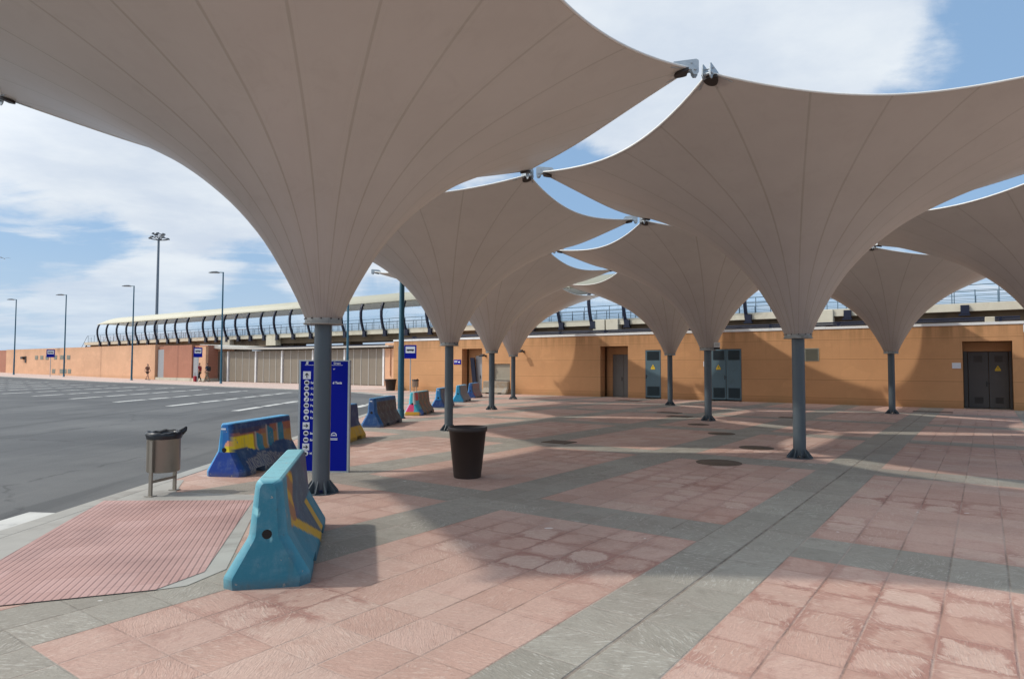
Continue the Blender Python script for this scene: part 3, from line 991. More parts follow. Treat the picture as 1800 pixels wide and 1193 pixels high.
def warn(parent, x, y, z, s=0.13):
    mb = MB()
    def ax(a, b_, h): return (x + a, h, z + b_)
    mb.prism([(-s, -s * 0.8), (s, -s * 0.8), (0, s * 0.95)], ax, y - 0.006, y)
    mb.cur = 1
    mb.prism([(0.02 * s / .13, 0.05 * s / .13), (-0.03 * s / .13, -0.02 * s / .13), (0.0, -0.015 * s / .13), (-0.01 * s / .13, -0.07 * s / .13),
              (0.03 * s / .13, 0.0), (0.004, 0.0)], ax, y - 0.009, y - 0.006)
    # plate with the small print under the triangle
    mb.cur = 0
    mb.box(x - s * 0.9, x + s * 0.9, y - 0.006, y, z - s * 1.15, z - s * 0.84)
    return mb.build('warning_sign', [M['yellow'], M['black']], parent)


def louvre(parent, x0, x1, z0, z1, y, mat, name='louvre'):
    mb = MB()
    n = max(3, int((z1 - z0) / 0.045))
    mb.box(x0, x1, y - 0.001, y + 0.004, z0, z1)
    for k in range(n):
        za = z0 + (z1 - z0) * k / n
        mb.add([(x0, y - 0.001, za), (x1, y - 0.001, za), (x1, y - 0.022, za + (z1 - z0) / n * 0.75), (x0, y - 0.022, za + (z1 - z0) / n * 0.75)], [(0, 1, 2, 3)])
    return mb.build(name, mat, parent)


def leaf(parent, x0, x1, z0, z1, y, mat, name='door', th=0.05):
    mb = MB(); mb.bbox(x0, x1, y, y + th, z0, z1, 0.006)
    return mb.build(name, mat, parent)


# door in the left recess: navy edge panel standing open, pale grey leaf behind
d = leaf(tb, -27.35 - OU, -26.34 - OU, 0.02, 2.40, 0.62, M['door_grey'])
d['label'] = 'pale grey metal door leaf in the left recess'
mb = MB(); mb.box(-26.85 - OU, -26.45 - OU, 0.612, 0.62, 0.25, 1.55); mb.build('panel', M['door_grey'], d)
leaf_handle(d, -26.95 - OU, 0.612)
mb = MB()
def axl(a, b_, h): return (a, h, b_)
mb.prism([(-27.62 - OU, 2.28), (-27.30 - OU, 2.28), (-27.02 - OU, 0.02), (-27.34 - OU, 0.02)], axl, 0.36, 0.44)
o = mb.build('door', M['navy'], tb); o['label'] = 'dark navy door leaf standing ajar'
mb = MB(); mb.box(-28.0 - OU, -26.35 - OU, 0.70, 1.14, 0.0, 2.85); mb.build('recess_panel', M['wall'], tb)
# roller shutter bay
mb = MB()
mb.box(-25.42 - OU, -24.10 - OU, 0.10, 0.40, 0.85, 0.95)
mb.cur = 1
mb.box(-25.42 - OU, -24.10 - OU, 0.12, 0.40, 0.0, 0.85)
mb.cur = 0
n = 16
for k in range(n):
    za = 0.95 + 0.93 * k / n
    mb.box(-25.41 - OU, -24.11 - OU, 0.14 - 0.010 * (k % 2), 0.2, za, za + 0.93 / n - 0.004)
mb.build('roller_shutter', [M['shutter'], M['door_taupe']], tb)
# recessed taupe double door
mb = MB(); mb.box(-17.76 - OU, -16.06 - OU, 0.80, 1.14, 2.42, 2.855); mb.box(-17.76 - OU, -17.40 - OU, 0.80, 1.14, 0, 2.42)
mb.build('recess_panel', M['wall'], tb)
for x0, x1, hd in ((-17.39, -16.73, 1), (-16.72, -16.06, 0)):
    d = leaf(tb, x0 - OU, x1 - OU, 0.02, 2.40, 0.82, M['door_taupe'])
    if hd: leaf_handle(d, -16.82 - OU, 0.82)
# blue-grey plant-room doors
def plant_leaf(x0, x1, hd, wz=None, left=False):
    d = leaf(tb, x0 - OU, x1 - OU, 0.06, 2.60, -0.012, M['door_blue'])
    louvre(d, x0 + 0.10 - OU, x1 - 0.07 - OU, 0.16, 0.66, -0.014, M['door_louvre'])
    louvre(d, x0 + 0.10 - OU, x1 - 0.07 - OU, 2.06, 2.54, -0.014, M['door_louvre'])
    if hd: leaf_handle(d, (x1 - 0.06 if not left else x0 + 0.05) - OU, -0.012, 1.18)
    if wz: warn(d, wz - OU, -0.014, 1.72)
plant_leaf(-15.01, -14.13, True, -14.57, True)
plant_leaf(-11.38, -10.64, True, -11.02)
plant_leaf(-10.62, -9.88, False)
# small grille high on the wall
mb = MB(); mb.box(-6.92 - OU, -6.30 - OU, -0.02, 0.0, 2.0, 2.60); g = mb.build('vent', M['vent'], tb)
louvre(g, -6.88 - OU, -6.34 - OU, 2.03, 2.57, -0.022, M['vent'], 'grille')
# dark double door in the right recess
mb = MB(); mb.box(-0.76 - OU, 0.89 - OU, 0.85, 1.14, 2.40, 2.79); mb.build('recess_panel', M['wall'], tb)
for x0, x1, hd in ((-0.60, 0.10, 1), (0.115, 0.78, 0)):
    d = leaf(tb, x0 - OU, x1 - OU, 0.02, 2.38, 0.86, M['door_dark'])
    for za in (0.22, 1.95):
        louvre(d, x0 + 0.2 - OU, x1 - 0.2 - OU, za, za + 0.26, 0.858, M['door_dark'])
    if hd: leaf_handle(d, 0.03 - OU, 0.86)
    else: warn(d, 0.42 - OU, 0.858, 1.70, 0.11)
mb = MB()
mb.box(-0.76 - OU, -0.62 - OU, 0.80, 1.14, 0, 2.40); mb.box(0.80 - OU, 0.89 - OU, 0.80, 1.14, 0, 2.40)
mb.build('door_frame', M['door_dark'], tb)
# wall lamps
for lu, lz in ((-23.05, 2.62), (-26.02, 2.38)):
    mb = MB()
    mb.box(lu - 0.05 - OU, lu + 0.05 - OU, -0.06, 0.0, lz - 0.06, lz + 0.06)
    mb.tube([(lu - OU, -0.05, lz), (lu - OU, -0.30, lz + 0.05)], 0.022, 8)
    mb.prism([(-0.30, lz + 0.12), (-0.52, lz + 0.02), (-0.52, lz - 0.06), (-0.30, lz - 0.03)],
             lambda a, b_, h: (h, a, b_), lu - 0.14 - OU, lu + 0.14 - OU)
    mb.build('wall_lamp', M['black'], tb)
# conduits, box and pipes along the roof edge
mb = MB()
mb.tube([(-34 - OU, 0.55, 3.70), (1.2 - OU, 0.55, 3.70)], 0.035, 6)
mb.tube([(-30 - OU, 0.75, 3.80), (1.2 - OU, 0.75, 3.80)], 0.05, 6)
for k in range(12):
    x = -33 - OU + k * 3.05
    mb.box(x - 0.05, x + 0.05, 0.5, 0.85, 3.60, 3.82)
mb.build('roof_pipe', M['navy'], tb)
mb = MB(); mb.bbox(0.02 - OU, 0.36 - OU, 0.05, 0.35, 3.585, 3.80, 0.02); mb.build('roof_box', M['concrete'], tb)
# set-back dark red wing at the right
mb = MB(); mb.box(1.27 - OU, 14 - OU, 1.3, 9.0, 0.0, 3.2); mb.build('side_wing', M['brick'], tb)


# signs on the wall
def sign_plate(name, label, u, v, z, w, h, mat, extra=None):
    t = thing(name, label, 'sign', uv(u, v, z), RB)
    mb = MB(); mb.bbox(-w / 2, w / 2, -0.025, 0.0, -h / 2, h / 2, 0.005)
    mb.build('plate', mat, t)
    return t


sign_plate('notice_board', 'small blank white notice plate beside the dark recessed double door', -0.985, VW - 0.002, 1.79, 0.31, 0.24, M['sign_white'])
sign_plate('notice_board', 'narrow white notice plate fixed left of the blue-grey double door', -11.72, VW - 0.002, 1.86, 0.14, 0.26, M['sign_white'])


def text_mesh(s, size, bold=0.0):
    cu = bpy.data.curves.new('txt', 'FONT')
    cu.body = s; cu.size = size; cu.extrude = 0.0; cu.offset = bold
    cu.resolution_u = 3
    o = bpy.data.objects.new('txt', cu)
    C.objects.link(o)
    dg = bpy.context.evaluated_depsgraph_get()
    me = bpy.data.meshes.new_from_object(o.evaluated_get(dg))
    vs = [tuple(v.co) for v in me.vertices]; fs = [tuple(p.vertices) for p in me.polygons]
    bpy.data.objects.remove(o)
    bpy.data.meshes.remove(me); bpy.data.curves.remove(cu)
    return vs, fs


def put_text(mb, s, x, z, size, y, bold=0.0):
    vs, fs = text_mesh(s, size, bold)
    mb.add([(x + a, y, z + b_) for a, b_, _ in vs], fs)


ds = sign_plate('direction_sign', 'blue direction sign with white lines and a white arrow, fixed to the orange wall', -28.40, VW - 0.002, 1.99, 0.62, 0.30, M['sign_blue'])
mb = MB()
mb.box(-0.26, 0.02, -0.029, -0.026, 0.04, 0.075)
mb.box(-0.26, -0.02, -0.029, -0.026, -0.03, 0.005)
mb.prism([(0.06, 0.03), (0.17, 0.03), (0.17, 0.07), (0.25, 0.0), (0.17, -0.07), (0.17, -0.03), (0.06, -0.03)], lambda a, b_, h: (a, h, b_), -0.029, -0.026)
mb.build('lettering', M['sign_white'], ds)

# floodlight box on the collar of a canopy
pB2 = lat(1, 1)
fl_ = thing('floodlight', 'small pale floodlight box clipped to a canopy collar in front of the blue-grey double door', 'floodlight', pB2 + Vector((0.18, -0.20, 2.30)), R(-10))
mb = MB(); mb.bbox(-0.05, 0.13, -0.10, 0.06, 0.0, 0.15, 0.012); mb.build('housing', M['white'], fl_)
mb = MB(); mb.box(-0.03, 0.11, -0.106, -0.10, 0.02, 0.13); mb.build('lens', M['offwhite'], fl_)
mb = MB(); mb.box(-0.03, 0.14, -0.02, 0.06, -0.06, 0.0); mb.build('bracket', M['dark_steel'], fl_)

# ------------------------------------------------------------------ gate hall, stone block, long building
gh = thing('gate_hall', 'long low hall with taupe folding panels and white posts under a white fascia', 'building', uv(-57, 40.2), RB)
gu = -57.0
mb = MB()
mb.box(-71.4 - gu, -42.8 - gu, 0.12, 8.0, 0.0, 3.30)
mb.build('wall', M['panel'], gh)
posts = [-71.4, -67.1, -61.9, -57.4, -52.5, -47.9]
for a, b_ in zip(posts, posts[1:] + [-42.75]):
    n = 3 if b_ - a > 4.0 and a > -48 else 4
    if a == posts[-1]: n = 5
    for k in range(n):
        x0 = a + 0.2 + (b_ - a - 0.2) * k / n; x1 = a + 0.2 + (b_ - a - 0.2) * (k + 1) / n
        mb = MB(); mb.bbox(x0 + 0.03 - gu, x1 - 0.03 - gu, 0.06, 0.12, 0.06, 3.24, 0.01)
        for zz_ in (1.62,): mb.box(x0 + 0.03 - gu, x1 - 0.03 - gu, 0.052, 0.06, zz_ - 0.012, zz_ + 0.012)
        mb.build('panel', M['panel'], gh)
        if k:
            mb = MB(); mb.box(x0 - 0.03 - gu, x0 + 0.03 - gu, 0.03, 0.12, 0.0, 3.25); mb.build('mullion', M['offwhite'], gh)
for a in posts + [-42.75]:
    mb = MB(); mb.bbox(a - 0.11 - gu, a + 0.11 - gu, -0.06, 0.14, 0.0, 3.28, 0.015); mb.build('post', M['white'], gh)
mb = MB()
prof_f = [(-71.9, 3.62, 4.12), (-68, 3.46, 3.86), (-63, 3.33, 3.62), (-57, 3.28, 3.55), (-41.6, 3.28, 3.52)]
vs = []
for x, z0, z1 in prof_f:
    vs += [(x - gu, -0.55, z0 + 0.1), (x - gu, -0.55, z1), (x - gu, 8.2, z1 + 0.05), (x - gu, 8.2, z0)]
fs = []
for k in range(len(prof_f) - 1):
    for i in range(4):
        j = (i + 1) % 4
        fs.append((k * 4 + i, k * 4 + j, k * 4 + 4 + j, k * 4 + 4 + i))
fs += [(0, 1, 2, 3), tuple(range(len(vs) - 4, len(vs)))[::-1]]
mb.add(vs, fs)
mb.build('fascia', M['offwhite'], gh)
mb = MB(); mb.box(-64 - gu, -41.6 - gu, 0.4, 0.6, 3.58, 3.70); mb.build('roof_pipe', M['navy'], gh)
mb = MB(); mb.box(-42.6 - gu, -34.0 - gu, 0.0, 8.0, 0.0, 3.27); mb.box(-42.6 - gu, -40 - gu, 0.02, 8.0, 3.53, 3.75)
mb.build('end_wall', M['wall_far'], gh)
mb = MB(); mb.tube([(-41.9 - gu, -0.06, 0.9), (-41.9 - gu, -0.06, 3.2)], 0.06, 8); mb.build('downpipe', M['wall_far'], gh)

sb = thing('stone_block', 'square pink stone faced block between two grey doors beside the long salmon building', 'building', uv(-80 * 0.931, 38.62), RB)
sb.scale = (0.931, 0.931, 0.955)
su_ = -80.0
mb = MB(); mb.box(-83.62 - su_, -77.0 - su_, 0, 1.7, 0.35, 4.22); mb.build('wall', M['brick'], sb)
mb = MB(); mb.box(-85.9 - su_, -74.0 - su_, -0.06, 1.7, -0.2, 0.35); mb.build('plinth', M['concrete'], sb)
for a, b_ in ((-85.4, -83.64), (-76.9, -75.5)):
    mb = MB(); mb.bbox(a - su_, b_ - su_, 0.15, 0.3, 0.3, 3.75, 0.02); d = mb.build('door', M['door_grey'], sb)
mb = MB(); mb.box(-85.6 - su_, -83.63 - su_, 0.31, 1.65, 0.3, 4.15); mb.build('lintel', M['brick'], sb)
mb = MB(); mb.box(-76.98 - su_, -74.1 - su_, 0.31, 1.65, 0.3, 4.15); mb.build('lintel', M['brick'], sb)
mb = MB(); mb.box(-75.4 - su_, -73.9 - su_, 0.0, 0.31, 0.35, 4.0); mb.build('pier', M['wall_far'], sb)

lb = thing('long_building', 'long low salmon rendered building with small square vents at the far left', 'building', uv(-104, 38.5, 0.2), RB)
lu_ = -104.0
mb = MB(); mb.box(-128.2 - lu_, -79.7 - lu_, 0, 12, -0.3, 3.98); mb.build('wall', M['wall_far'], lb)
mb = MB(); mb.box(-165 - lu_, -128.25 - lu_, 0.5, 12, -0.3, 3.95); mb.build('end_wall', M['brick'], lb)
for vu, vz in ((-115.6, 2.82), (-113.6, 2.82), (-111.6, 2.80), (-108.6, 2.82), (-106.4, 2.82), (-104.1, 2.80), (-109.1, 0.85), (-106.4, 0.85), (-105.2, 0.85), (-103.7, 0.86)):
    mb = MB(); mb.bbox(vu - 0.55 - lu_, vu + 0.55 - lu_, -0.03, 0.0, vz - 0.47, vz + 0.13, 0.012)
    for k in range(6):
        mb.box(vu - 0.5 - lu_, vu + 0.5 - lu_, -0.045, -0.03, vz - 0.44 + k * 0.09, vz - 0.40 + k * 0.09)
    mb.build('vent', M['vent'], lb)
mb = MB()
mb.bbox(-121.1 - lu_, -120.2 - lu_, -0.35, 0.0, 2.45, 2.85, 0.04); mb.box(-120.0 - lu_, -119.6 - lu_, -0.1, 0, 1.9, 2.9)
mb.build('wall_lamp', M['dark_steel'], lb)

# ------------------------------------------------------------------ elevated walkway
VK = 46.0
KS = VK / 40.0
wk = thing('elevated_walkway', 'raised glazed footbridge with cream curved roof and dark blue ribs behind the buildings', 'walkway', uv(-60, VK), RB)
wu = -60.0
ribs40 = [-98.02, -95.29, -92.33, -89.64, -87.2, -84.69, -82.27, -79.79, -77.4, -74.72, -71.31, -69.2, -67.06, -64.88, -62.67, -60.25, -58.01, -55.4,
          -52.66, -50.2, -47.71, -45.09, -42.47, -39.84, -37.16, -34.6, -32.1, -29.6, -27.05, -24.53, -22.01, -19.43, -16.8, -14.15, -11.53]
ribs = [q * KS for q in ribs40]
DW = 4.6
ROOF_END = -12.4
sec_front = [(0.02, 5.02), (-0.16, 5.5), (-0.36, 6.1), (-0.47, 6.7), (-0.47, 7.25), (-0.36, 7.75), (-0.20, 8.10)]
sec_roof = [(-0.20, 8.10), (0.08, 8.50), (0.50, 8.82), (1.1, 9.06), (1.75, 9.16), (2.3, 9.18)]
sec_roof_full = sec_roof + [(DW - a, z) for a, z in sec_roof[-2::-1]]
# deck with parapet edge
mb = MB()
mb.box(-118.5 - wu, 20 - wu, 0.0, 0.28, 4.98, 5.44)
mb.box(-118.5 - wu, 20 - wu, 4.32, 4.6, 4.98, 5.44)
mb.box(-118.5 - wu, 20 - wu, 0.28, 4.32, 4.98, 5.14)
mb.build('deck', M['concrete'], wk)
mb = MB()
mb.box(-117.5 - wu, -77.6 - wu, 0.5, 4.1, 4.38, 4.978)
mb.box(-67.3 - wu, 20 - wu, 0.5, 4.1, 4.34, 4.978)
n = 18
vs = []
for k in range(n + 1):
    x = -77.6 + (-67.3 + 77.6) * k / n
    s = k / n
    zb = 4.32 - 0.42 * math.sin(PI * s)
    vs += [(x - wu, 0.45, zb), (x - wu, 4.15, zb), (x - wu, 4.15, 4.978), (x - wu, 0.45, 4.978)]
fs = []
for k in range(n):
    for i in range(4):
        j = (i + 1) % 4
        fs.append((k * 4 + i, k * 4 + j, k * 4 + 4 + j, k * 4 + 4 + i))
fs += [(3, 2, 1, 0), (n * 4, n * 4 + 1, n * 4 + 2, n * 4 + 3)]
mb.add(vs, fs)
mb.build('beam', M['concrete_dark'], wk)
for a, w, z0, z1 in ((-77.2, 1.9, 3.9, 4.95), (-67.7, 1.9, 4.1, 5.1), (-24.6, 1.05, 4.47, 5.42), (-23.45, 1.05, 4.47, 5.42), (-8.85, 2.1, 4.42, 5.42)):
    mb = MB(); mb.bbox(a - w / 2 - wu, a + w / 2 - wu, -0.16, 0.6, z0, z1, 0.03); mb.build('beam_head', M['concrete'], wk)
for a in (-115.4, -105.5, -95.4, -85.1, -77.2, -66.1, -56.2, -46.3, -36.4, -24.0, -12, -1.0):
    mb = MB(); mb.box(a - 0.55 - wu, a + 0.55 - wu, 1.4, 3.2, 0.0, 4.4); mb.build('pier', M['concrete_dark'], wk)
# ribs
rib0 = None
for x in ribs + [-7.15, -1.06, 5.0]:
    full = x < ROOF_END - 0.2 or x < -12
    mb = MB()
    if full:
        for (a0, z0), (a1, z1) in zip(sec_front[:-1], sec_front[1:]):
            mb.add([(x - 0.10 - wu, a0 - 0.10, z0), (x + 0.10 - wu, a0 - 0.10, z0), (x + 0.10 - wu, a0 + 0.10, z0), (x - 0.10 - wu, a0 + 0.10, z0),
                    (x - 0.10 - wu, a1 - 0.10, z1), (x + 0.10 - wu, a1 - 0.10, z1), (x + 0.10 - wu, a1 + 0.10, z1), (x - 0.10 - wu, a1 + 0.10, z1)],
                   [(0, 3, 2, 1), (4, 5, 6, 7), (0, 1, 5, 4), (1, 2, 6, 5), (2, 3, 7, 6), (3, 0, 4, 7)])
    mb.box(x - 0.04 - wu, x + 0.38 - wu, -0.22, 0.0, 4.82, 5.32)
    mb.box(x - 0.14 - wu, x + 0.42 - wu, -0.20, 0.1, 4.72, 4.82)
    o = mb.build('rib', M['navy'], wk)
# glazing between the ribs, front and back
for nm, sgn in (('front', 1), ('back', -1)):
    mb = MB()
    x0, x1 = ribs[0], ROOF_END
    vs = []
    for a, z in sec_front:
        aa = a + 0.03 if sgn > 0 else DW - a - 0.03
        zz2 = max(z, 5.445)
        vs += [(x0 - wu, aa, zz2), (x1 - wu, aa, zz2)]
    fs = [(2 * k, 2 * k + 1, 2 * k + 3, 2 * k + 2) for k in range(len(sec_front) - 1)]
    mb.add(vs, fs, True)
    mb.build('glazing', M['glass'], wk, fix=False)
# roof shell, nosed at the far end
mb = MB()
stations = [(-113.6, 0.10), (-113.2, 0.45), (-112.5, 0.70), (-111.5, 0.88), (-110.2, 0.97), (-108.6, 1.0), (ROOF_END, 1.0)]
n = len(sec_roof_full)
vs = []
for th_ in (0.0, 0.07):
    for x, k in stations:
        for a, z in sec_roof_full:
            aa = 2.3 + (a - 2.3) * (1 + th_ * 0.02)
            vs.append((x - wu, aa, 8.10 + (z - 8.10) * k + th_))
ns = len(stations)
fs = []
for layer in (0, 1):
    o_ = layer * ns * n
    for i in range(ns - 1):
        for k in range(n - 1):
            fs.append((o_ + i * n + k, o_ + i * n + k + 1, o_ + (i + 1) * n + k + 1, o_ + (i + 1) * n + k))
for i in range(ns - 1):
    for k in (0, n - 1):
        fs.append((i * n + k, (i + 1) * n + k, ns * n + (i + 1) * n + k, ns * n + i * n + k))
for k in range(n - 1):
    for i in (0, ns - 1):
        fs.append((i * n + k, i * n + k + 1, ns * n + i * n + k + 1, ns * n + i * n + k))
mb.add(vs, fs, True)
mb.build('roof', M['roof'], wk)
# thin purlins seen on the inside of the roof
mb = MB()
x = -110.0
while x < ROOF_END:
    for (a0, z0), (a1, z1) in zip(sec_roof_full[:-1], sec_roof_full[1:]):
        mb.add([(x - 0.03 - wu, a0, z0 - 0.03), (x + 0.03 - wu, a0, z0 - 0.03), (x + 0.03 - wu, a1, z1 - 0.03), (x - 0.03 - wu, a1, z1 - 0.03)], [(0, 1, 2, 3)])
    x += 0.9
mb.build('purlins', M['concrete'], wk)
# railings both sides
for a in (0.35, 4.2):
    mb = MB()
    for z in (6.52, 6.22, 5.95, 5.72, 5.52):
        mb.tube([(-118 - wu, a, z), (20 - wu, a, z)], 0.026 if z > 6.4 else 0.016, 5)
    x = -118.0
    k = 0
    while x < 20:
        mb.tube([(x - wu, a, 5.1), (x - wu, a, 6.24 if k % 2 else 6.52)], 0.028, 5)
        x += 1.12; k += 1
    mb.build('railing', M['rail'], wk)
# stair at the far end
mb = MB()
for k in range(14):
    x = -118.6 - k * 0.32; z = 5.0 - 0.28 * (k + 1)
    mb.box(x - 0.34 - wu, x - wu, 0.4, 3.2, z, z + 0.06)
for a in (0.36, 3.2):
    mb.tube([(-118.5 - wu, a, 5.0), (-123.4 - wu, a, 0.85)], 0.10, 6)
    mb.tube([(-118.3 - wu, a, 6.5), (-123.2 - wu, a, 2.2)], 0.03, 6)
mb.build('stair', M['navy'], wk)

# ------------------------------------------------------------------ high mast
hm = thing('high_mast', 'tall grey floodlight mast with a ring of lamps behind the glazed walkway', 'light mast', uv(-124, 60), RB)
hm.scale = (0.8, 0.8, 1.0)
mb = MB(); mb.tube([(0, 0, 0), (0, 0, 25.2)], [0.40, 0.24], 14); mb.build('mast', M['mast'], hm)
mb = MB()
nr = 24
ringp = [(1.9 * math.cos(2 * PI * i / nr), 1.9 * math.sin(2 * PI * i / nr), 25.25) for i in range(nr + 1)]
mb.tube(ringp, 0.09, 6, caps=False)
ringp = [(1.1 * math.cos(2 * PI * i / nr), 1.1 * math.sin(2 * PI * i / nr), 26.0) for i in range(nr + 1)]
mb.tube(ringp, 0.07, 6, caps=False)
for k in range(6):
    a = k * PI / 3
    mb.tube([(0, 0, 24.9), (1.9 * math.cos(a), 1.9 * math.sin(a), 25.25)], 0.06, 5)
    mb.tube([(0, 0, 25.2), (1.1 * math.cos(a), 1.1 * math.sin(a), 26.0)], 0.05, 5)
mb.build('lamp_ring', M['lamp_head'], hm)
for k in range(10):
    a = 2 * PI * k / 10
    r_, z_ = (2.0, 25.4) if k % 2 == 0 else (1.2, 26.15)
    mb = MB()
    c_, s_ = math.cos(a), math.sin(a)
    pts = []
    for dx_, dy_, dz_ in ((-.26, -.3, -.09), (.26, -.3, -.2), (.26, .3, -.2), (-.26, .3, -.09), (-.22, -.26, .14), (.2, -.26, .03), (.2, .26, .03), (-.22, .26, .14)):
        rr = r_ + dx_
        pts.append((rr * c_ - dy_ * s_, rr * s_ + dy_ * c_, z_ + dz_))
    mb.add(pts, [(0, 3, 2, 1), (4, 5, 6, 7), (0, 1, 5, 4), (1, 2, 6, 5), (2, 3, 7, 6), (3, 0, 4, 7)])
    mb.build('floodlight', M['lamp_head'], hm)

# ------------------------------------------------------------------ street lamps


def make_lamp():
    t = thing('street_lamp', 'x', 'street lamp', group='street lamps along the bus lot')
    mb = MB(); mb.lathe([(0.10, 0.0), (0.10, 2.3), (0.088, 2.34), (0.062, 10.7)], 14); mb.build('pole', M['teal'], t)
    mb = MB(); mb.lathe([(0.16, 0.0), (0.16, 0.03), (0.115, 0.05), (0.115, 0.28), (0.102, 0.30)], 14); mb.build('base_flange', M['teal'], t)
    mb = MB(); mb.tube([(0.05, 0, 10.68), (-0.55, 0, 10.72)], 0.045, 8); mb.build('arm', M['teal'], t)
    mb = MB()
    mb.prism([(-0.45, 10.70), (-0.62, 10.80), (-1.15, 10.79), (-1.55, 10.72), (-1.52, 10.68), (-0.6, 10.64)], lambda a, b_, h: (a, h, b_), -0.17, 0.17)
    mb.build('lamp_head', M['lamp_head'], t)
    return t


LAMPS = [(-59.47, 34.94, 0.0, 'teal street lamp in front of the gate hall beside the walking pair'),
         (-78.49, 35.38, 0.05, 'slim street lamp before the salmon wall left of the lone walker'),
         (-97.47, 35.55, 0.22, 'slim street lamp standing in front of the square wall vents'),
         (-111.87, 34.55, 0.35, 'farthest slim street lamp, near the left edge of the photo'),
         (-38.11, 32.24, 0.0, 'street lamp half hidden behind the right edge of the blue signboard')]
l0 = make_lamp()
LR = R(-14)
for k, (u_, v_, z_, lab) in enumerate(LAMPS):
    if k == 0:
        l0.location = uv(u_, v_, z_); l0.rotation_euler = (0, 0, LR); l0['label'] = lab
    else:
        dup(l0, uv(u_, v_, z_), LR, lab)
dup(l0, uv(-15.32, 15.17), R(-8), 'thick teal street lamp rising between the dark-sided and the multicoloured barrier')

# ------------------------------------------------------------------ bus stop signs


def make_stop():
    t = thing('bus_stop_sign', 'x', 'bus stop sign', group='bus stop signs on the far pavement')
    mb = MB(); mb.lathe([(0.035, 0), (0.035, 3.0)], 10); mb.build('post', M['galv'], t)
    mb = MB(); mb.bbox(-0.40, 0.40, -0.07, -0.04, 2.20, 3.08, 0.012); p = mb.build('sign_panel', M['sign_blue'], t)
    mb = MB(); mb.bbox(-0.31, 0.31, -0.082, -0.071, 2.55, 2.98, 0.005)
    pn = mb.build('white_field', M['sign_white'], p)
    mb = MB()
    # bus seen from the side
    mb.box(-0.24, 0.24, -0.088, -0.083, 2.70, 2.80)
    for x in (-0.14, 0.14):
        mb.prism([(x + 0.035 * math.cos(i * PI / 5), 2.70 + 0.035 * math.sin(i * PI / 5)) for i in range(10)], lambda a, b_, h: (a, h, b_), -0.092, -0.0885)
    mb.build('bus_symbol', M['black'], p)
    return t


b0 = make_stop()
b0.location = uv(-30.36, 30.9); b0.rotation_euler = (0, 0, R(-4))
b0['label'] = 'blue bus stop sign before the orange wall, beside a litter bin'
dup(b0, uv(-67.65, 37.12, 0), R(20), 'blue bus stop sign at which the person in red walks past', scale=(1.05, 1.05, 1.18))
dup(b0, uv(-98.09, 34.22, 0.23), R(25), 'farthest blue bus stop sign, in front of the square wall vents', scale=(1.15, 1.15, 1.14))

# ------------------------------------------------------------------ litter bins and planters


def make_bin():
    t = thing('litter_bin', 'x', 'litter bin')
    mb = MB()
    mb.lathe([(0.165, 0.285), (0.19, 0.29), (0.198, 0.30), (0.198, 0.735), (0.205, 0.742), (0.205, 0.755), (0.19, 0.755), (0.188, 0.30)], 28, capt=False)
    mb.build('drum', M['bronze'], t)
    mb = MB()
    for s in (-1, 1):
        mb.box(-0.020 , 0.020, s * 0.225 - 0.014, s * 0.225 + 0.014, 0.0, 0.70)
        mb.box(-0.055, 0.055, s * 0.225 - 0.05, s * 0.225 + 0.05, 0.0, 0.014)
        mb.box(-0.014, 0.014, s * 0.19, s * 0.225, 0.62, 0.66)
    mb.box(-0.013, 0.013, -0.225, 0.225, 0.165, 0.20)
    mb.build('frame', M['bronze'], t)
    mb = MB()
    rnd = random.Random(3)
    n = 30
    rings = []
    offs = [rnd.uniform(-1, 1) for _ in range(n)]
    for r_, z_, am in ((0.207, 0.712, 0.004), (0.210, 0.735, 0.007), (0.215, 0.762, 0.012), (0.210, 0.790, 0.016), (0.19, 0.802, 0.016), (0.165, 0.77, 0.015), (0.15, 0.66, 0.01)):
        for i in range(n):
            a = 2 * PI * i / n
            q = r_ + am * (0.6 * offs[i] + 0.5 * math.sin(5 * a + z_ * 40))
            rings.append((q * math.cos(a), q * math.sin(a), z_ + am * 0.9 * offs[(i * 7) % n]))
    fs = []
    for k in range(6):
        for i in range(n):
            j = (i + 1) % n
            fs.append((k * n + i, k * n + j, k * n + n + j, k * n + n + i))
    fs.append(tuple(range(6 * n, 7 * n)))
    mb.add(rings, fs, True)
    # knotted tail of the bag
    mb.tube([(0.15, 0.12, 0.78), (0.19, 0.15, 0.82), (0.205, 0.16, 0.855)], [0.05, 0.035, 0.012], 7)
    mb.build('bin_bag', M['bag'], t)
    return t


bn = make_bin()
bn.location = (-4.53, 8.62, 0.0); bn.rotation_euler = (0, 0, R(-10))
bn['label'] = 'bronze drum litter bin on two legs with a black bag, at the kerb'; bn['group'] = 'litter bins'
o = dup(bn, uv(-31.55, 32.6), R(30), 'small litter bin by the orange wall next to a bus stop post', 'litter bins', (1.1, 1.1, 1.0))


def make_pot():
    t = thing('planter_pot', 'x', 'planter')
    mb = MB()
    mb.lathe([(0.195, 0.0), (0.205, 0.006), (0.207, 0.02), (0.278, 0.685), (0.292, 0.69), (0.296, 0.70), (0.298, 0.745), (0.290, 0.756), (0.272, 0.752), (0.262, 0.70), (0.255, 0.62)], 48, capt=False)
    mb.build('pot', M['brown_pot'], t)
    mb = MB(); mb.lathe([(0.25, 0.60), (0.255, 0.622)], 32); mb.build('soil', M['soil'], t)
    return t


pt = make_pot()
pt.location = (-0.665, 9.98, 0.0); pt['label'] = 'empty dark brown tapered planter pot on the paving in the middle'; pt['group'] = 'brown planter pots'
dup(pt, uv(-33.95, 32.6), 0.3, 'distant dark brown planter pot against the corner of the orange building', 'brown planter pots', (1.45, 1.45, 1.06))

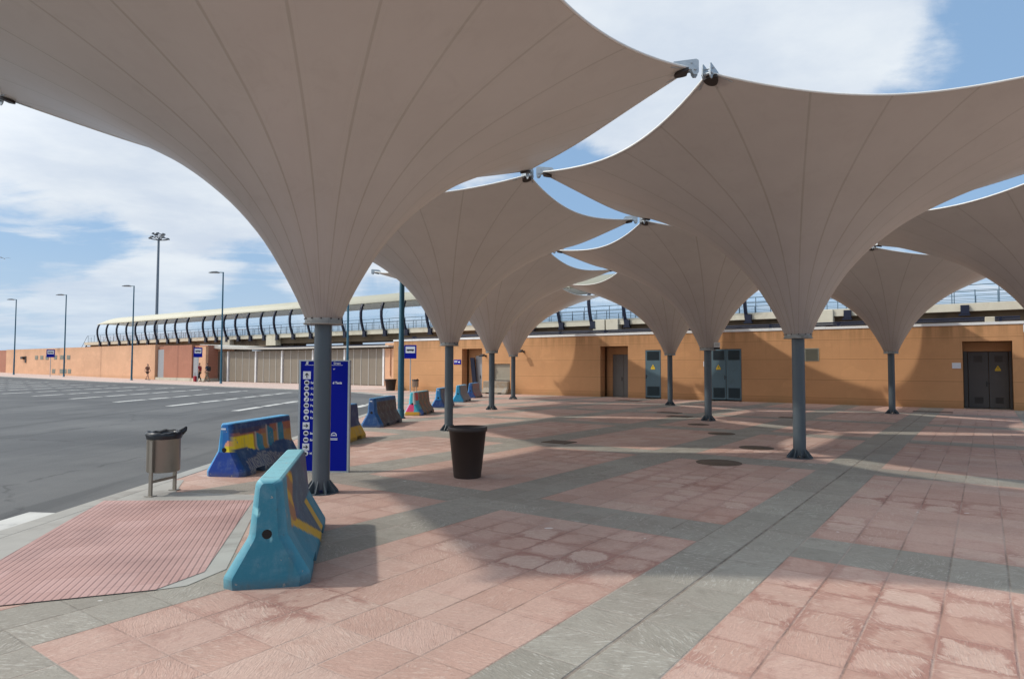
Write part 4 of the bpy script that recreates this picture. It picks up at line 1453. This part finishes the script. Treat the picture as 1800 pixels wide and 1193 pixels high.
# ------------------------------------------------------------------ totem sign
ts = thing('information_totem', 'tall blue information signboard with white pictograms behind the nearest pole', 'signboard', (-2.955, 10.42, 0.0), R(-1.5))
mb = MB(); mb.bbox(-0.375, 0.375, -0.035, 0.035, 0.02, 1.735, 0.004); pnl = mb.build('panel', M['sign_blue'], ts)
mb = MB()
for s in (-1, 1): mb.box(s * 0.39 - 0.014, s * 0.39 + 0.014, -0.042, 0.042, 0.0, 1.755)
mb.box(-0.376, 0.376, -0.042, 0.042, 1.7355, 1.755); mb.box(-0.376, 0.376, -0.042, 0.042, 0.0, 0.0195)
mb.build('frame', M['galv'], ts)
YT = -0.0375
px2x = lambda px: (px - 565.5) / 111.7           # signboard pixels to metres, measured on the photograph
py2z = lambda py: 1.65 - (py - 645.0) / 111.7
icons = MB(); marks = MB(); txt = MB()
def hz(a, b_, h): return (a, h, b_)
def circ(mbx, x, z, r, y0, y1, n=20): mbx.prism([(x + r * math.cos(2 * PI * i / n), z + r * math.sin(2 * PI * i / n)) for i in range(n)], hz, y0, y1)
xi = px2x(534.5)
# heading logo, rule and words either side of the pole
txt.box(px2x(531), px2x(567), YT, YT + 0.001, py2z(642.6), py2z(641.9)); txt.box(px2x(567), px2x(598), YT, YT + 0.001, py2z(642.6), py2z(641.9))
icons.prism([(px2x(532), py2z(640.5)), (px2x(536.5), py2z(641)), (px2x(537), py2z(635)), (px2x(533.5), py2z(635.3)), (px2x(533.2), py2z(637))], hz, YT, YT + 0.001)
put_text(txt, 'Grupo', px2x(581.5), py2z(640.2), 0.042, YT, 0.0015)
put_text(txt, 'er', px2x(581.0), py2z(650.0), 0.036, YT, 0.001)
sq = [(660.0, 0), (748.5, 1), (785.5, 2)]
for py, kd in sq:
    s = 0.061 if kd == 0 else 0.054
    icons.box(xi - s, xi + s, YT, YT + 0.001, py2z(py) - s, py2z(py) + s)
    ar = [(-0.008, -0.045), (0.008, -0.045), (0.008, 0.010), (0.030, -0.008), (0.030, 0.012), (0.0, 0.042), (-0.030, 0.012), (-0.030, -0.008), (-0.008, 0.010)]
    if kd: ar = [(b_, a) for a, b_ in ar]
    marks.prism([(xi + a * 0.9, py2z(py) + b_ * 0.9) for a, b_ in ar], hz, YT - 0.002, YT - 0.001)
rows = [(673.0, 'Sal', 0), (683.0, 'Con', 1), (693.0, 'Aut', 2), (702.5, 'Lav', 3), (713.0, 'Par', 4), (723.5, 'Pas', 5), (734.5, 'Res', 6), (761.5, 'Bar', 0), (773.0, 'Est', 1), (796.5, 'M', 2)]
for py, w, kd in rows:
    z = py2z(py)
    circ(icons, xi, z, 0.041, YT, YT + 0.001)
    if kd == 0:
        marks.prism([(xi - 0.028, z - 0.016), (xi + 0.028, z - 0.016), (xi + 0.028, z), (xi + 0.018, z + 0.018), (xi - 0.018, z + 0.018), (xi - 0.028, z)], hz, YT - 0.002, YT - 0.001)
    elif kd in (1, 4):
        marks.box(xi - 0.028, xi + 0.028, YT - 0.002, YT - 0.001, z - 0.014, z + 0.014)
    elif kd in (2, 6):
        circ(marks, xi, z, 0.017, YT - 0.002, YT - 0.001, 10); marks.box(xi - 0.014, xi + 0.02, YT - 0.0033, YT - 0.0022, z - 0.026, z - 0.012)
    elif kd == 3:
        marks.prism([(xi - 0.02, z - 0.022), (xi - 0.008, z - 0.026), (xi + 0.022, z + 0.014), (xi + 0.010, z + 0.024)], hz, YT - 0.002, YT - 0.001)
    else:
        marks.box(xi - 0.028, xi + 0.028, YT - 0.002, YT - 0.001, z - 0.007, z + 0.007)
    put_text(txt, w, px2x(541.5), z - 0.017, 0.046, YT, 0.0018)
put_text(txt, 'd Tanis', px2x(580.5), py2z(675.0), 0.050, YT, 0.0022)
# round ring mark in the lower right with a bar and small print under it
xr, zr = px2x(583.8), py2z(765.0)
for i in range(16):
    a0, a1 = PI * i / 16 - 0.3 + 0.0, PI * (i + 1) / 16 - 0.3
    a0 = -0.35 + (PI + 0.7) * i / 16; a1 = -0.35 + (PI + 0.7) * (i + 1) / 16
    icons.prism([(xr + 0.034 * math.cos(a0), zr + 0.034 * math.sin(a0)), (xr + 0.046 * math.cos(a0), zr + 0.046 * math.sin(a0)),
                 (xr + 0.046 * math.cos(a1), zr + 0.046 * math.sin(a1)), (xr + 0.034 * math.cos(a1), zr + 0.034 * math.sin(a1))], hz, YT, YT + 0.001)
for dx_ in (-0.018, 0.0, 0.018): icons.box(xr + dx_ - 0.006, xr + dx_ + 0.006, YT, YT + 0.001, zr - 0.012, zr + 0.012)
icons.box(xr - 0.058, xr + 0.058, YT, YT + 0.001, zr - 0.054, zr - 0.044)
icons.box(xr - 0.058, xr + 0.058, YT, YT + 0.001, zr - 0.074, zr - 0.062)
icons.build('pictograms', M['sign_white'], pnl); marks.build('pictogram_marks', M['black'], pnl); txt.build('lettering', M['sign_white'], pnl)

# ------------------------------------------------------------------ painted concrete barriers
BL = 2.0
HALF = [(0.0, 0.310), (0.07, 0.312), (0.09, 0.306), (0.36, 0.150), (0.39, 0.138), (0.76, 0.098), (0.785, 0.085), (0.795, 0.07)]


def half_at(z):
    for (z0, w0), (z1, w1) in zip(HALF[:-1], HALF[1:]):
        if z <= z1: return w0 + (w1 - w0) * (z - z0) / (z1 - z0)
    return HALF[-1][1]


ZS = [0.0, 0.02, 0.045, 0.07, 0.09] + [0.09 + 0.27 * i / 10 for i in range(1, 11)] + [0.375, 0.39] + [0.39 + 0.37 * i / 14 for i in range(1, 15)] + [0.773, 0.785, 0.795]


def barrier_mesh(paint, fine=True):
    """jersey barrier, long axis +Y from y=0 (front end); paint(side, y, z) -> rgb ; side in 'L','R','F','B','T'"""
    ys = [0.0, 0.075] + [0.075 + (BL - 0.15) * i / (76 if fine else 30) for i in range(1, (77 if fine else 31))] + [BL]
    notch = [(0.38, 0.66), (1.34, 1.62)]
    vs = []; cols = []; fs = []
    nz = len(ZS)
    ring = 2 * nz
    extra = []
    ys2 = []
    for y in ys: ys2.append(y)
    for a, b_ in notch: ys2 += [a - 0.001, a + 0.001, b_ - 0.001, b_ + 0.001]
    ys2 = sorted(ys2)
    for y in ys2:
        inn = 0.075 if (y < 0.001 or y > BL - 0.001) else 0.0
        nt = any(a < y < b_ for a, b_ in notch)
        for side in (-1, 1):
            zz_ = ZS if side < 0 else ZS[::-1]
            for z in zz_:
                zq = z
                if nt and z < 0.095: zq = 0.085 + z * 0.1
                w = half_at(zq) - inn * (0.55 + 0.45 * (1 - zq / 0.8))
                w = max(w, 0.03)
                zt = zq - (0.02 if inn and zq > 0.75 else 0)
                vs.append((side * w, y, zt))
                sd_ = 'F' if y < 0.001 else ('B' if y > BL - 0.001 else ('L' if side < 0 else 'R'))
                if zq > 0.78: sd_ = 'T' if not inn else sd_
                cols.append(paint(sd_, y, zq, side * w))
    for i in range(len(ys2) - 1):
        for k in range(ring - 1):
            fs.append((i * ring + k, i * ring + k + 1, (i + 1) * ring + k + 1, (i + 1) * ring + k))
        fs.append((i * ring + ring - 1, i * ring, (i + 1) * ring, (i + 1) * ring + ring - 1))
    # ends: strips between left and right columns, with a column of middle points for the painting
    NM = 12
    for i, flip in ((0, False), (len(ys2) - 1, True)):
        cols_idx = []
        for k in range(nz):
            l_ = i * ring + k; r_ = i * ring + ring - 1 - k
            row = [l_]
            for q in range(1, NM):
                s = q / NM
                pl, pr_ = vs[l_], vs[r_]
                vs.append(tuple(pl[c] * (1 - s) + pr_[c] * s for c in range(3)))
                cols.append(paint('F' if i == 0 else 'B', pl[1], pl[2], vs[-1][0]))
                row.append(len(vs) - 1)
            row.append(r_)
            cols_idx.append(row)
        for k in range(nz - 1):
            for q in range(NM):
                fs.append((cols_idx[k][q], cols_idx[k][q + 1], cols_idx[k + 1][q + 1], cols_idx[k + 1][q]))
    me = bpy.data.meshes.new('body')
    me.from_pydata(vs, [], fs)
    at = me.color_attributes.new('paint', 'FLOAT_COLOR', 'POINT')
    arr = np.ones((len(vs), 4), dtype=np.float32)
    arr[:, :3] = np.array(cols, dtype=np.float32)
    at.data.foreach_set('color', arr.ravel())
    bm = bmesh.new(); bm.from_mesh(me)
    bmesh.ops.recalc_face_normals(bm, faces=bm.faces)
    bm.to_mesh(me); bm.free()
    me.materials.append(M['mural'])
    return me


def barrier(label, x, y, ang, paint, fine=False, group='painted concrete barriers along the kerb', plate=False):
    t = thing('concrete_barrier', label, 'barrier', (x, y, 0), R(ang), group)
    me = barrier_mesh(paint, fine)
    o = bpy.data.objects.new('body', me); C.objects.link(o); o.parent = t
    mb = MB()
    n = 14
    ring_ = [(0.036 * math.cos(2 * PI * i / n), 0.036 * math.sin(2 * PI * i / n)) for i in range(n)]
    mb.prism([(a, 0.40 + b_) for a, b_ in ring_], lambda a, b_, h: (a, h, b_), -0.002, 0.03)
    mb.build('socket', M['hole'], t)  # flat dark disc, the shade inside the hole put into its colour
    if plate:
        mb = MB(); mb.box(-0.055, 0.02, -0.003, 0.02, 0.70, 0.725); mb.build('label_plate', M['sign_white'], t)
    return t


def noise2(a, b_, s):
    return math.sin(a * 12.9 + s) * math.sin(b_ * 7.3 + s * 2.1) + 0.5 * math.sin(a * 31 + b_ * 23 + s)


TEAL = (0.02, 0.20, 0.28); TEAL_L = (0.20, 0.47, 0.52); NAVY = (0.02, 0.035, 0.12); ORG = (0.36, 0.15, 0.06); YEL = (0.60, 0.34, 0.015)
SLATE = (0.045, 0.085, 0.13); BLUE = (0.005, 0.09, 0.42); SKYB = (0.02, 0.30, 0.62); WHT = (0.6, 0.6, 0.58)


def p_near(s, y, z, x):
    if s == 'T': return TEAL_L
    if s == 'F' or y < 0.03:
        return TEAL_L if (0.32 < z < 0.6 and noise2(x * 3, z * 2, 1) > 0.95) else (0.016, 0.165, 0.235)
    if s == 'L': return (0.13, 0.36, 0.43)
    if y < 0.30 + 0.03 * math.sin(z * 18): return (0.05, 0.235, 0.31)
    d = y - 0.42 - 0.35 * (0.6 - z)  # long-side mural colours dimmed, the shade on that side put into them
    if z > 0.36:
        if y < 0.62 + 0.06 * math.sin(z * 20): return ORG if math.sin(z * 30 + y * 14) > -0.4 else YEL
        return SLATE if math.sin(y * 4 + z * 6) > -0.5 else (0.07, 0.075, 0.14)
    yb = 0.55 + (0.36 - z) * 2.3
    if abs(y - yb) < 0.13: return YEL
    if y < yb: return TEAL
    return SLATE if y < 1.35 else (YEL if y < 1.55 else TEAL)


def p_boats(s, y, z, x):
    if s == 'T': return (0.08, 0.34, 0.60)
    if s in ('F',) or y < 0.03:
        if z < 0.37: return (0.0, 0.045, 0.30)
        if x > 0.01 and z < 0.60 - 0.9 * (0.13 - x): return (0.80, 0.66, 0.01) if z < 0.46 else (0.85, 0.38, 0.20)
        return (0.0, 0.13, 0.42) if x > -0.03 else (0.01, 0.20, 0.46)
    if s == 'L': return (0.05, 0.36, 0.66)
    # long side: night sky, setting sun, sails on the sea, pale waves
    if z > 0.70: return (0.0, 0.035, 0.15)
    hill = 0.36 + 0.05 * math.sin(y * 5 + 0.4)
    if z < 0.30 - 0.16 * abs(y - 0.75) and y > 0.2:
        return (0.25, 0.25, 0.25) if math.sin(math.hypot((y % 0.34) - 0.17, z - 0.16) * 110) > -0.35 else (0.03, 0.05, 0.14)
    if z < hill: return (0.0, 0.05, 0.16)
    for yb, h_ in ((0.72, 0.60), (1.08, 0.68), (1.45, 0.74)):
        if 0 < y - yb < 0.20 and z < h_ - (y - yb) * 0.35: return (0.0, 0.19, 0.29)
        if -0.045 < y - yb <= 0.0 and z < h_ + 0.02: return (0.42, 0.36, 0.30)
    if y < 0.62 and z < 0.60: return (0.86, 0.62, 0.0)
    if z < 0.66 - 0.05 * math.sin(y * 3): return (0.34, 0.11, 0.06) if z > 0.56 else (0.42, 0.22, 0.05)
    return (0.03, 0.03, 0.09)


def p_hidden(s, y, z, x):
    if z < 0.30: return YEL if not (s == 'R' and 0.3 < y < 0.5) else (0.3, 0.15, 0.02)
    return NAVY if s != 'T' else (0.06, 0.2, 0.4)


def p_dark(s, y, z, x):
    if s == 'T': return (0.03, 0.17, 0.32)
    if s == 'F' or y < 0.03: return (0.003, 0.055, 0.20)
    if s == 'R':
        if z > 0.70 or y < 0.10: return (0.01, 0.09, 0.24)
        if 0.1 < z < 0.68: return (0.062, 0.048, 0.05) if noise2(y * 1.3, z * 2, 3) < 0.75 else (0.13, 0.12, 0.115)
        return (0.07, 0.07, 0.085)
    return (0.02, 0.13, 0.30)


def p_multi(s, y, z, x):
    if s == 'T': return (0.10, 0.30, 0.34)
    if s == 'F' or y < 0.03:
        if z < 0.12: return YEL
        if z < 0.38: return (0.72, 0.06, 0.20) if x < 0.06 else (0.03, 0.42, 0.55)
        return (0.04, 0.46, 0.56) if x < 0.02 else (0.62, 0.55, 0.5)
    if s == 'R':
        if y < 0.35 and z > 0.50: return (0.55, 0.03, 0.03)
        if y < 0.4 and z < 0.22: return (0.02, 0.12, 0.42)
        if y < 0.4: return (0.05, 0.38, 0.50)
        q = noise2(y, z * 1.5, 5)
        return (0.16, 0.12, 0.085) if q < 0.5 else ((0.45, 0.20, 0.04) if q < 0.9 else (0.30, 0.05, 0.05))
    return (0.05, 0.4, 0.5)


def p_two(s, y, z, x):
    if s == 'F' or y < 0.03: return (0.0, 0.035, 0.18) if z < 0.33 else (0.0, 0.17, 0.42)
    if s == 'R': return (0.13, 0.13, 0.16) if noise2(y, z, 2) < 0.8 else (0.03, 0.12, 0.35)
    return (0.05, 0.28, 0.50)


def p_cyan(s, y, z, x):
    if s == 'F' or y < 0.03: return (0.0, 0.24, 0.44)
    if s == 'R': return (0.17, 0.18, 0.20)
    return (0.10, 0.38, 0.55)


def p_blue(s, y, z, x):
    if s == 'F' or y < 0.03: return (0.0, 0.07, 0.26) if z > 0.3 else (0.0, 0.04, 0.20)
    if s == 'R': return (0.15, 0.15, 0.17) if noise2(y * 1.4, z, 6) < 0.55 else (0.40, 0.08, 0.08)
    return (0.03, 0.2, 0.42)


def p_beige(s, y, z, x):
    return (0.20, 0.145, 0.09) if z > 0.1 else (0.15, 0.11, 0.07)


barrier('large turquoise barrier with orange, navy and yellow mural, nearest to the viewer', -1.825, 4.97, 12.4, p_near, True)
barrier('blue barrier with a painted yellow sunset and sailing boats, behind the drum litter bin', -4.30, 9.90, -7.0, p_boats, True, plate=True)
barrier('barrier with a yellow foot almost hidden behind the blue signboard', -3.93, 13.62, -6.0, p_hidden)
barrier('navy ended barrier with a dark brown side, at the foot of the thick teal lamp', -3.83, 18.03, -6.5, p_dark, True, plate=True)
barrier('multicoloured barrier with cyan, pink, red and yellow end', -3.38, 22.4, -6.5, p_multi, True)
barrier('two-tone light and dark blue barrier left of the second pole', -2.99, 26.8, -5.7, p_two, plate=True)
barrier('cyan ended barrier with grey side, just right of the second pole', -2.53, 31.0, -5.7, p_cyan)
barrier('farthest dark blue barrier, in front of the recessed grey door', -2.22, 35.3, -8.0, p_blue)
q = uv(-25.75, 32.75)
barrier('unpainted beige barrier lying along the wall under the roller shutter', q.x, q.y, math.degrees(RB) - 90, p_beige, group='unpainted barrier')

# ------------------------------------------------------------------ covers in the paving


def round_cover(r_):
    mb = MB()
    mb.lathe([(r_, 0.0), (r_, 0.008), (r_ - 0.006, 0.010), (r_ - 0.035, 0.010), (r_ - 0.04, 0.005), (r_ - 0.045, 0.010), (0.02, 0.010)], 36, capb=False)
    for k in range(-4, 5):
        for j in range(-4, 5):
            if math.hypot(k, j) < 4.3 and (k + j) % 2 == 0:
                s = r_ / 6.2
                mb.box(k * s - s * 0.3, k * s + s * 0.3, j * s - s * 0.3, j * s + s * 0.3, 0.0095, 0.0125)
    return mb


covers = [((3.62, 11.57), 0.385, 'round iron manhole cover, nearest of the four in a line'),
          ((5.08, 13.73), 0.345, 'round iron manhole cover just left of the thick grey pole'),
          ((5.29, 16.67), 0.33, 'round iron manhole cover, third from the front in the line'),
          ((5.46, 19.32), 0.31, 'round iron manhole cover beside the foot of the pole with the floodlight')]
for (x, y), r_, lab in covers:
    o = round_cover(r_).build('manhole_cover', M['iron']); o.location = (x, y, 0)
    tag(o, lab, 'manhole cover', 'round manhole covers')
rects = [((1.05, 14.64), 0.62, 0.52, 'square iron cover in the paving to the right of the planter pot'),
         ((5.84, 24.42), 0.8, 0.5, 'farthest small iron cover in front of the wall doors'),
         ((5.72, 22.5), 0.8, 0.45, 'iron cover between the two thin poles'),
         ((16.2, 25.4), 1.3, 0.45, 'long iron grating by the pole left of the dark double door'),
         ((9.34, 22.11), 0.7, 0.4, 'iron cover to the right of the thick grey pole'),
         ((5.9, 33.2), 1.2, 0.6, 'iron cover close to the recessed taupe door')]
for (x, y), w, h_, lab in rects:
    mb = MB(); mb.bbox(-w / 2, w / 2, -h_ / 2, h_ / 2, 0.0, 0.012, 0.003)
    n = int(w / 0.09)
    for k in range(n):
        xx = -w / 2 + 0.05 + k * (w - 0.1) / max(1, n - 1)
        mb.box(xx - 0.015, xx + 0.015, -h_ / 2 + 0.04, h_ / 2 - 0.04, 0.011, 0.015)
    o = mb.build('iron_cover', M['iron']); o.location = (x, y, 0); o.rotation_euler = (0, 0, RB)
    tag(o, lab, 'drain cover', 'rectangular iron covers')

# ------------------------------------------------------------------ people


def skin_mesh(name, nodes, edges, mat, parent, root=0, sub=1):
    me = bpy.data.meshes.new(name)
    me.from_pydata([n_[:3] for n_ in nodes], edges, [])
    o = bpy.data.objects.new(name, me); C.objects.link(o)
    md = o.modifiers.new('skin', 'SKIN')
    sv = me.skin_vertices[0].data
    for i, n_ in enumerate(nodes):
        r_ = n_[3]
        sv[i].radius = r_ if hasattr(r_, '__len__') else (r_, r_)
    sv[root].use_root = True
    md.use_smooth_shade = True
    ss = o.modifiers.new('sub', 'SUBSURF'); ss.levels = sub; ss.render_levels = sub
    dg = bpy.context.evaluated_depsgraph_get()
    m2 = bpy.data.meshes.new_from_object(o.evaluated_get(dg))
    m2.name = name
    bpy.data.objects.remove(o)
    bpy.data.meshes.remove(me)
    m2.materials.clear(); m2.materials.append(mat)
    for p in m2.polygons: p.use_smooth = True
    q = bpy.data.objects.new(name, m2); C.objects.link(q); q.parent = parent
    return q


def person(label, loc_, rz, stride, arms, top, legs, shoe, hairm, long_legs=True, k=1.0):
    """walks towards local -Y... stride: (front foot y, back foot y); arms: hand offsets"""
    t = thing('person', label, 'person', loc_, rz)
    t.scale = (k, k, k)
    # skeleton
    hip, chest, neck, head = (0, 0, 0.93), (0, -0.02, 1.30), (0, -0.03, 1.48), (0, -0.05, 1.64)
    nodes = [(*hip, (0.13, 0.10)), (0, -0.01, 1.10, (0.125, 0.095)), (*chest, (0.155, 0.105)), (*neck, 0.052), (0, -0.045, 1.56, 0.07), (*head, (0.078, 0.092)), (0, -0.045, 1.71, (0.06, 0.075))]
    edges = [(0, 1), (1, 2), (2, 3), (3, 4), (4, 5), (5, 6)]
    legs_i = []
    for s, fy in ((-1, stride[0]), (1, stride[1])):
        kn = (s * 0.10, fy * 0.42 - 0.06, 0.50); an = (s * 0.10, fy, 0.09 + (0.03 if fy > 0 else 0))
        b_ = len(nodes)
        nodes += [(s * 0.09, 0.0, 0.86, 0.088), (*kn, 0.058), (*an, 0.040), (s * 0.105, fy - 0.15, 0.035, 0.035)]
        edges += [(0, b_), (b_, b_ + 1), (b_ + 1, b_ + 2), (b_ + 2, b_ + 3)]
        legs_i.append((kn, an, fy, s))
    arms_i = []
    for s, hp in ((-1, arms[0]), (1, arms[1])):
        b_ = len(nodes)
        sh = (s * 0.185, -0.02, 1.40); hd = Vector(hp); el = (Vector(sh) + hd) / 2 + Vector((s * 0.03, 0.06, -0.02))
        nodes += [(*sh, 0.055), (*el, 0.040), (*hd, 0.027), (hd.x, hd.y - 0.01, hd.z - 0.05, (0.018, 0.036))]
        edges += [(2, b_), (b_, b_ + 1), (b_ + 1, b_ + 2), (b_ + 2, b_ + 3)]
        w = b_ + 3
        for f in range(4):
            fx = (f - 1.5) * 0.019
            ln = (0.062, 0.072, 0.068, 0.052)[f]
            c_ = len(nodes)
            nodes += [(hd.x, hd.y - 0.012 + fx, hd.z - 0.085, 0.008), (hd.x - s * 0.012, hd.y - 0.014 + fx, hd.z - 0.085 - ln, 0.007)]
            edges += [(w, c_), (c_, c_ + 1)]
        c_ = len(nodes)
        nodes += [(hd.x - s * 0.012, hd.y - 0.045, hd.z - 0.055, 0.009), (hd.x - s * 0.016, hd.y - 0.062, hd.z - 0.095, 0.008)]
        edges += [(b_ + 2, c_), (c_, c_ + 1)]
        arms_i.append((sh, el, hd, s))
    skin_mesh('body', nodes, edges, M['skin'], t)
    # face
    mb = MB()
    for s in (-1, 1): mb.lathe([(0.012, 1.635), (0.012, 1.648)], 8, s * 0.03, -0.138)
    mb.lathe([(0.014, 1.598), (0.004, 1.636)], 6, 0, -0.143); mb.box(-0.022, 0.022, -0.139, -0.128, 1.572, 1.580)
    mb.build('face', M['hair'], t)
    # hair
    skin_mesh('hair', [(0, -0.02, 1.60, (0.072, 0.066)), (0, -0.025, 1.68, (0.086, 0.098)), (0, -0.03, 1.735, (0.062, 0.076))], [(0, 1), (1, 2)], hairm, t)
    # shirt
    n2 = [(0, 0, 0.90, (0.155, 0.125)), (0, -0.01, 1.10, (0.150, 0.118)), (0, -0.02, 1.30, (0.178, 0.125)), (0, -0.028, 1.43, (0.09, 0.07))]
    e2 = [(0, 1), (1, 2), (2, 3)]
    for sh, el, hd, s in arms_i:
        b_ = len(n2)
        mid = Vector(sh) * 0.15 + Vector(el) * 0.85
        n2 += [(*sh, 0.072), (*mid, 0.058)]
        e2 += [(2, b_), (b_, b_ + 1)]
    skin_mesh('shirt', n2, e2, top, t)
    # trousers or shorts
    n3 = [(0, 0, 0.94, (0.150, 0.120))]
    e3 = []
    for kn, an, fy, s in legs_i:
        b_ = len(n3)
        n3 += [(s * 0.09, 0.0, 0.84, 0.105)]
        if long_legs: n3 += [(*kn, 0.076), (an[0], an[1], an[2] + 0.02, 0.060)]; e3 += [(0, b_), (b_, b_ + 1), (b_ + 1, b_ + 2)]
        else:
            mid = Vector((s * 0.09, 0, 0.84)) * 0.35 + Vector(kn) * 0.65
            n3 += [(*mid, 0.088)]; e3 += [(0, b_), (b_, b_ + 1)]
    skin_mesh('trousers' if long_legs else 'shorts', n3, e3, legs, t)
    for kn, an, fy, s in legs_i:
        mb = MB()
        x, y, z = an
        mb.bbox(x - 0.047, x + 0.047, y - 0.20, y + 0.07, z - 0.09, z - 0.02, 0.02)
        mb.build('shoe', shoe, t)
    return t


M['c_black'] = cloth('black_cloth', (0.012, 0.012, 0.014)); M['c_brown'] = cloth('brown_cloth', (0.16, 0.085, 0.06)); M['c_red'] = cloth('red_cloth', (0.30, 0.015, 0.03))
M['c_slate'] = cloth('slate_cloth', (0.035, 0.05, 0.08)); M['c_khaki'] = cloth('khaki_cloth', (0.20, 0.16, 0.11)); M['c_bag'] = cloth('red_bag_cloth', (0.28, 0.01, 0.025))
hd = lambda s, y, z: (s * 0.24, y, z)
toc = RB + PI / 2
person('person in a brown top and black shorts walking alone past the salmon wall', uv(-78.9, 37.3, 0.06), RB + PI * 0.62, (-0.30, 0.28), (hd(-1, 0.10, 0.98), hd(1, -0.16, 1.02)),
       M['c_brown'], M['c_black'], M['c_black'], M['hair'], False, 1.06)
person('person in a red top walking by the bus stop post with a red bag', uv(-67.95, 37.5, 0.0), RB - PI * 0.35, (-0.26, 0.24), (hd(-1, -0.05, 0.86), hd(1, 0.05, 0.92)),
       M['c_red'], M['c_black'], M['c_black'], M['hair'], True, 1.16)
person('person in a slate top and khaki trousers with a backpack walking by the gate hall', uv(-66.75, 37.7, 0.0), RB - PI * 0.30, (-0.30, 0.28), (hd(-1, 0.1, 0.95), hd(1, -0.14, 0.98)),
       M['c_slate'], M['c_khaki'], M['c_black'], M['hair'], True, 1.14)
bgp = uv(-68.55, 37.35, 0.0)
bt = thing('travel_bag', 'small red travel bag held low beside the person in red', 'bag', bgp, RB)
mb = MB(); mb.bbox(-0.22, 0.22, -0.12, 0.12, 0.02, 0.62, 0.06); mb.build('body', M['c_bag'], bt)
mb = MB(); mb.tube([(-0.12, 0, 0.62), (-0.12, 0, 0.95), (0.12, 0, 0.95), (0.12, 0, 0.62)], 0.015, 6); mb.build('handle', M['black'], bt)
kp = thing('backpack', 'dark backpack worn by the person in slate', 'backpack', uv(-66.75, 37.7, 0.0), RB - PI * 0.30)
kp.scale = (1.14, 1.14, 1.14)
mb = MB(); mb.bbox(-0.15, 0.15, 0.105, 0.26, 1.0, 1.42, 0.05); mb.build('pack', M['c_black'], kp)
mb = MB()
for s in (-1, 1): mb.tube([(s * 0.10, 0.12, 1.40), (s * 0.11, 0.0, 1.475), (s * 0.11, -0.15, 1.36), (s * 0.13, -0.13, 1.15), (s * 0.12, 0.11, 1.05)], 0.02, 6)
mb.build('strap', M['c_black'], kp)

# ------------------------------------------------------------------ a gull over the lot
gl = thing('seagull', 'tiny gull gliding in the sky near the left edge', 'bird', (-92.7, 119.3, 21.1), R(40))
mb = MB()
mb.tube([(0, -0.30, 0), (0, -0.18, 0.01), (0, 0.05, 0.02), (0, 0.25, 0.0), (0, 0.42, 0.0)], [0.02, 0.06, 0.09, 0.05, 0.03], 8)
for s in (-1, 1):
    mb.prism([(0.04, -0.08), (0.45, -0.16), (0.95, 0.02), (0.45, 0.03), (0.04, 0.12)], lambda a, b_, h, s=s: (s * a, b_, 0.03 + 0.22 * math.sin(min(1, a) * 2.4) + h), 0, 0.015)
mb.build('body', M['door_grey'], gl)
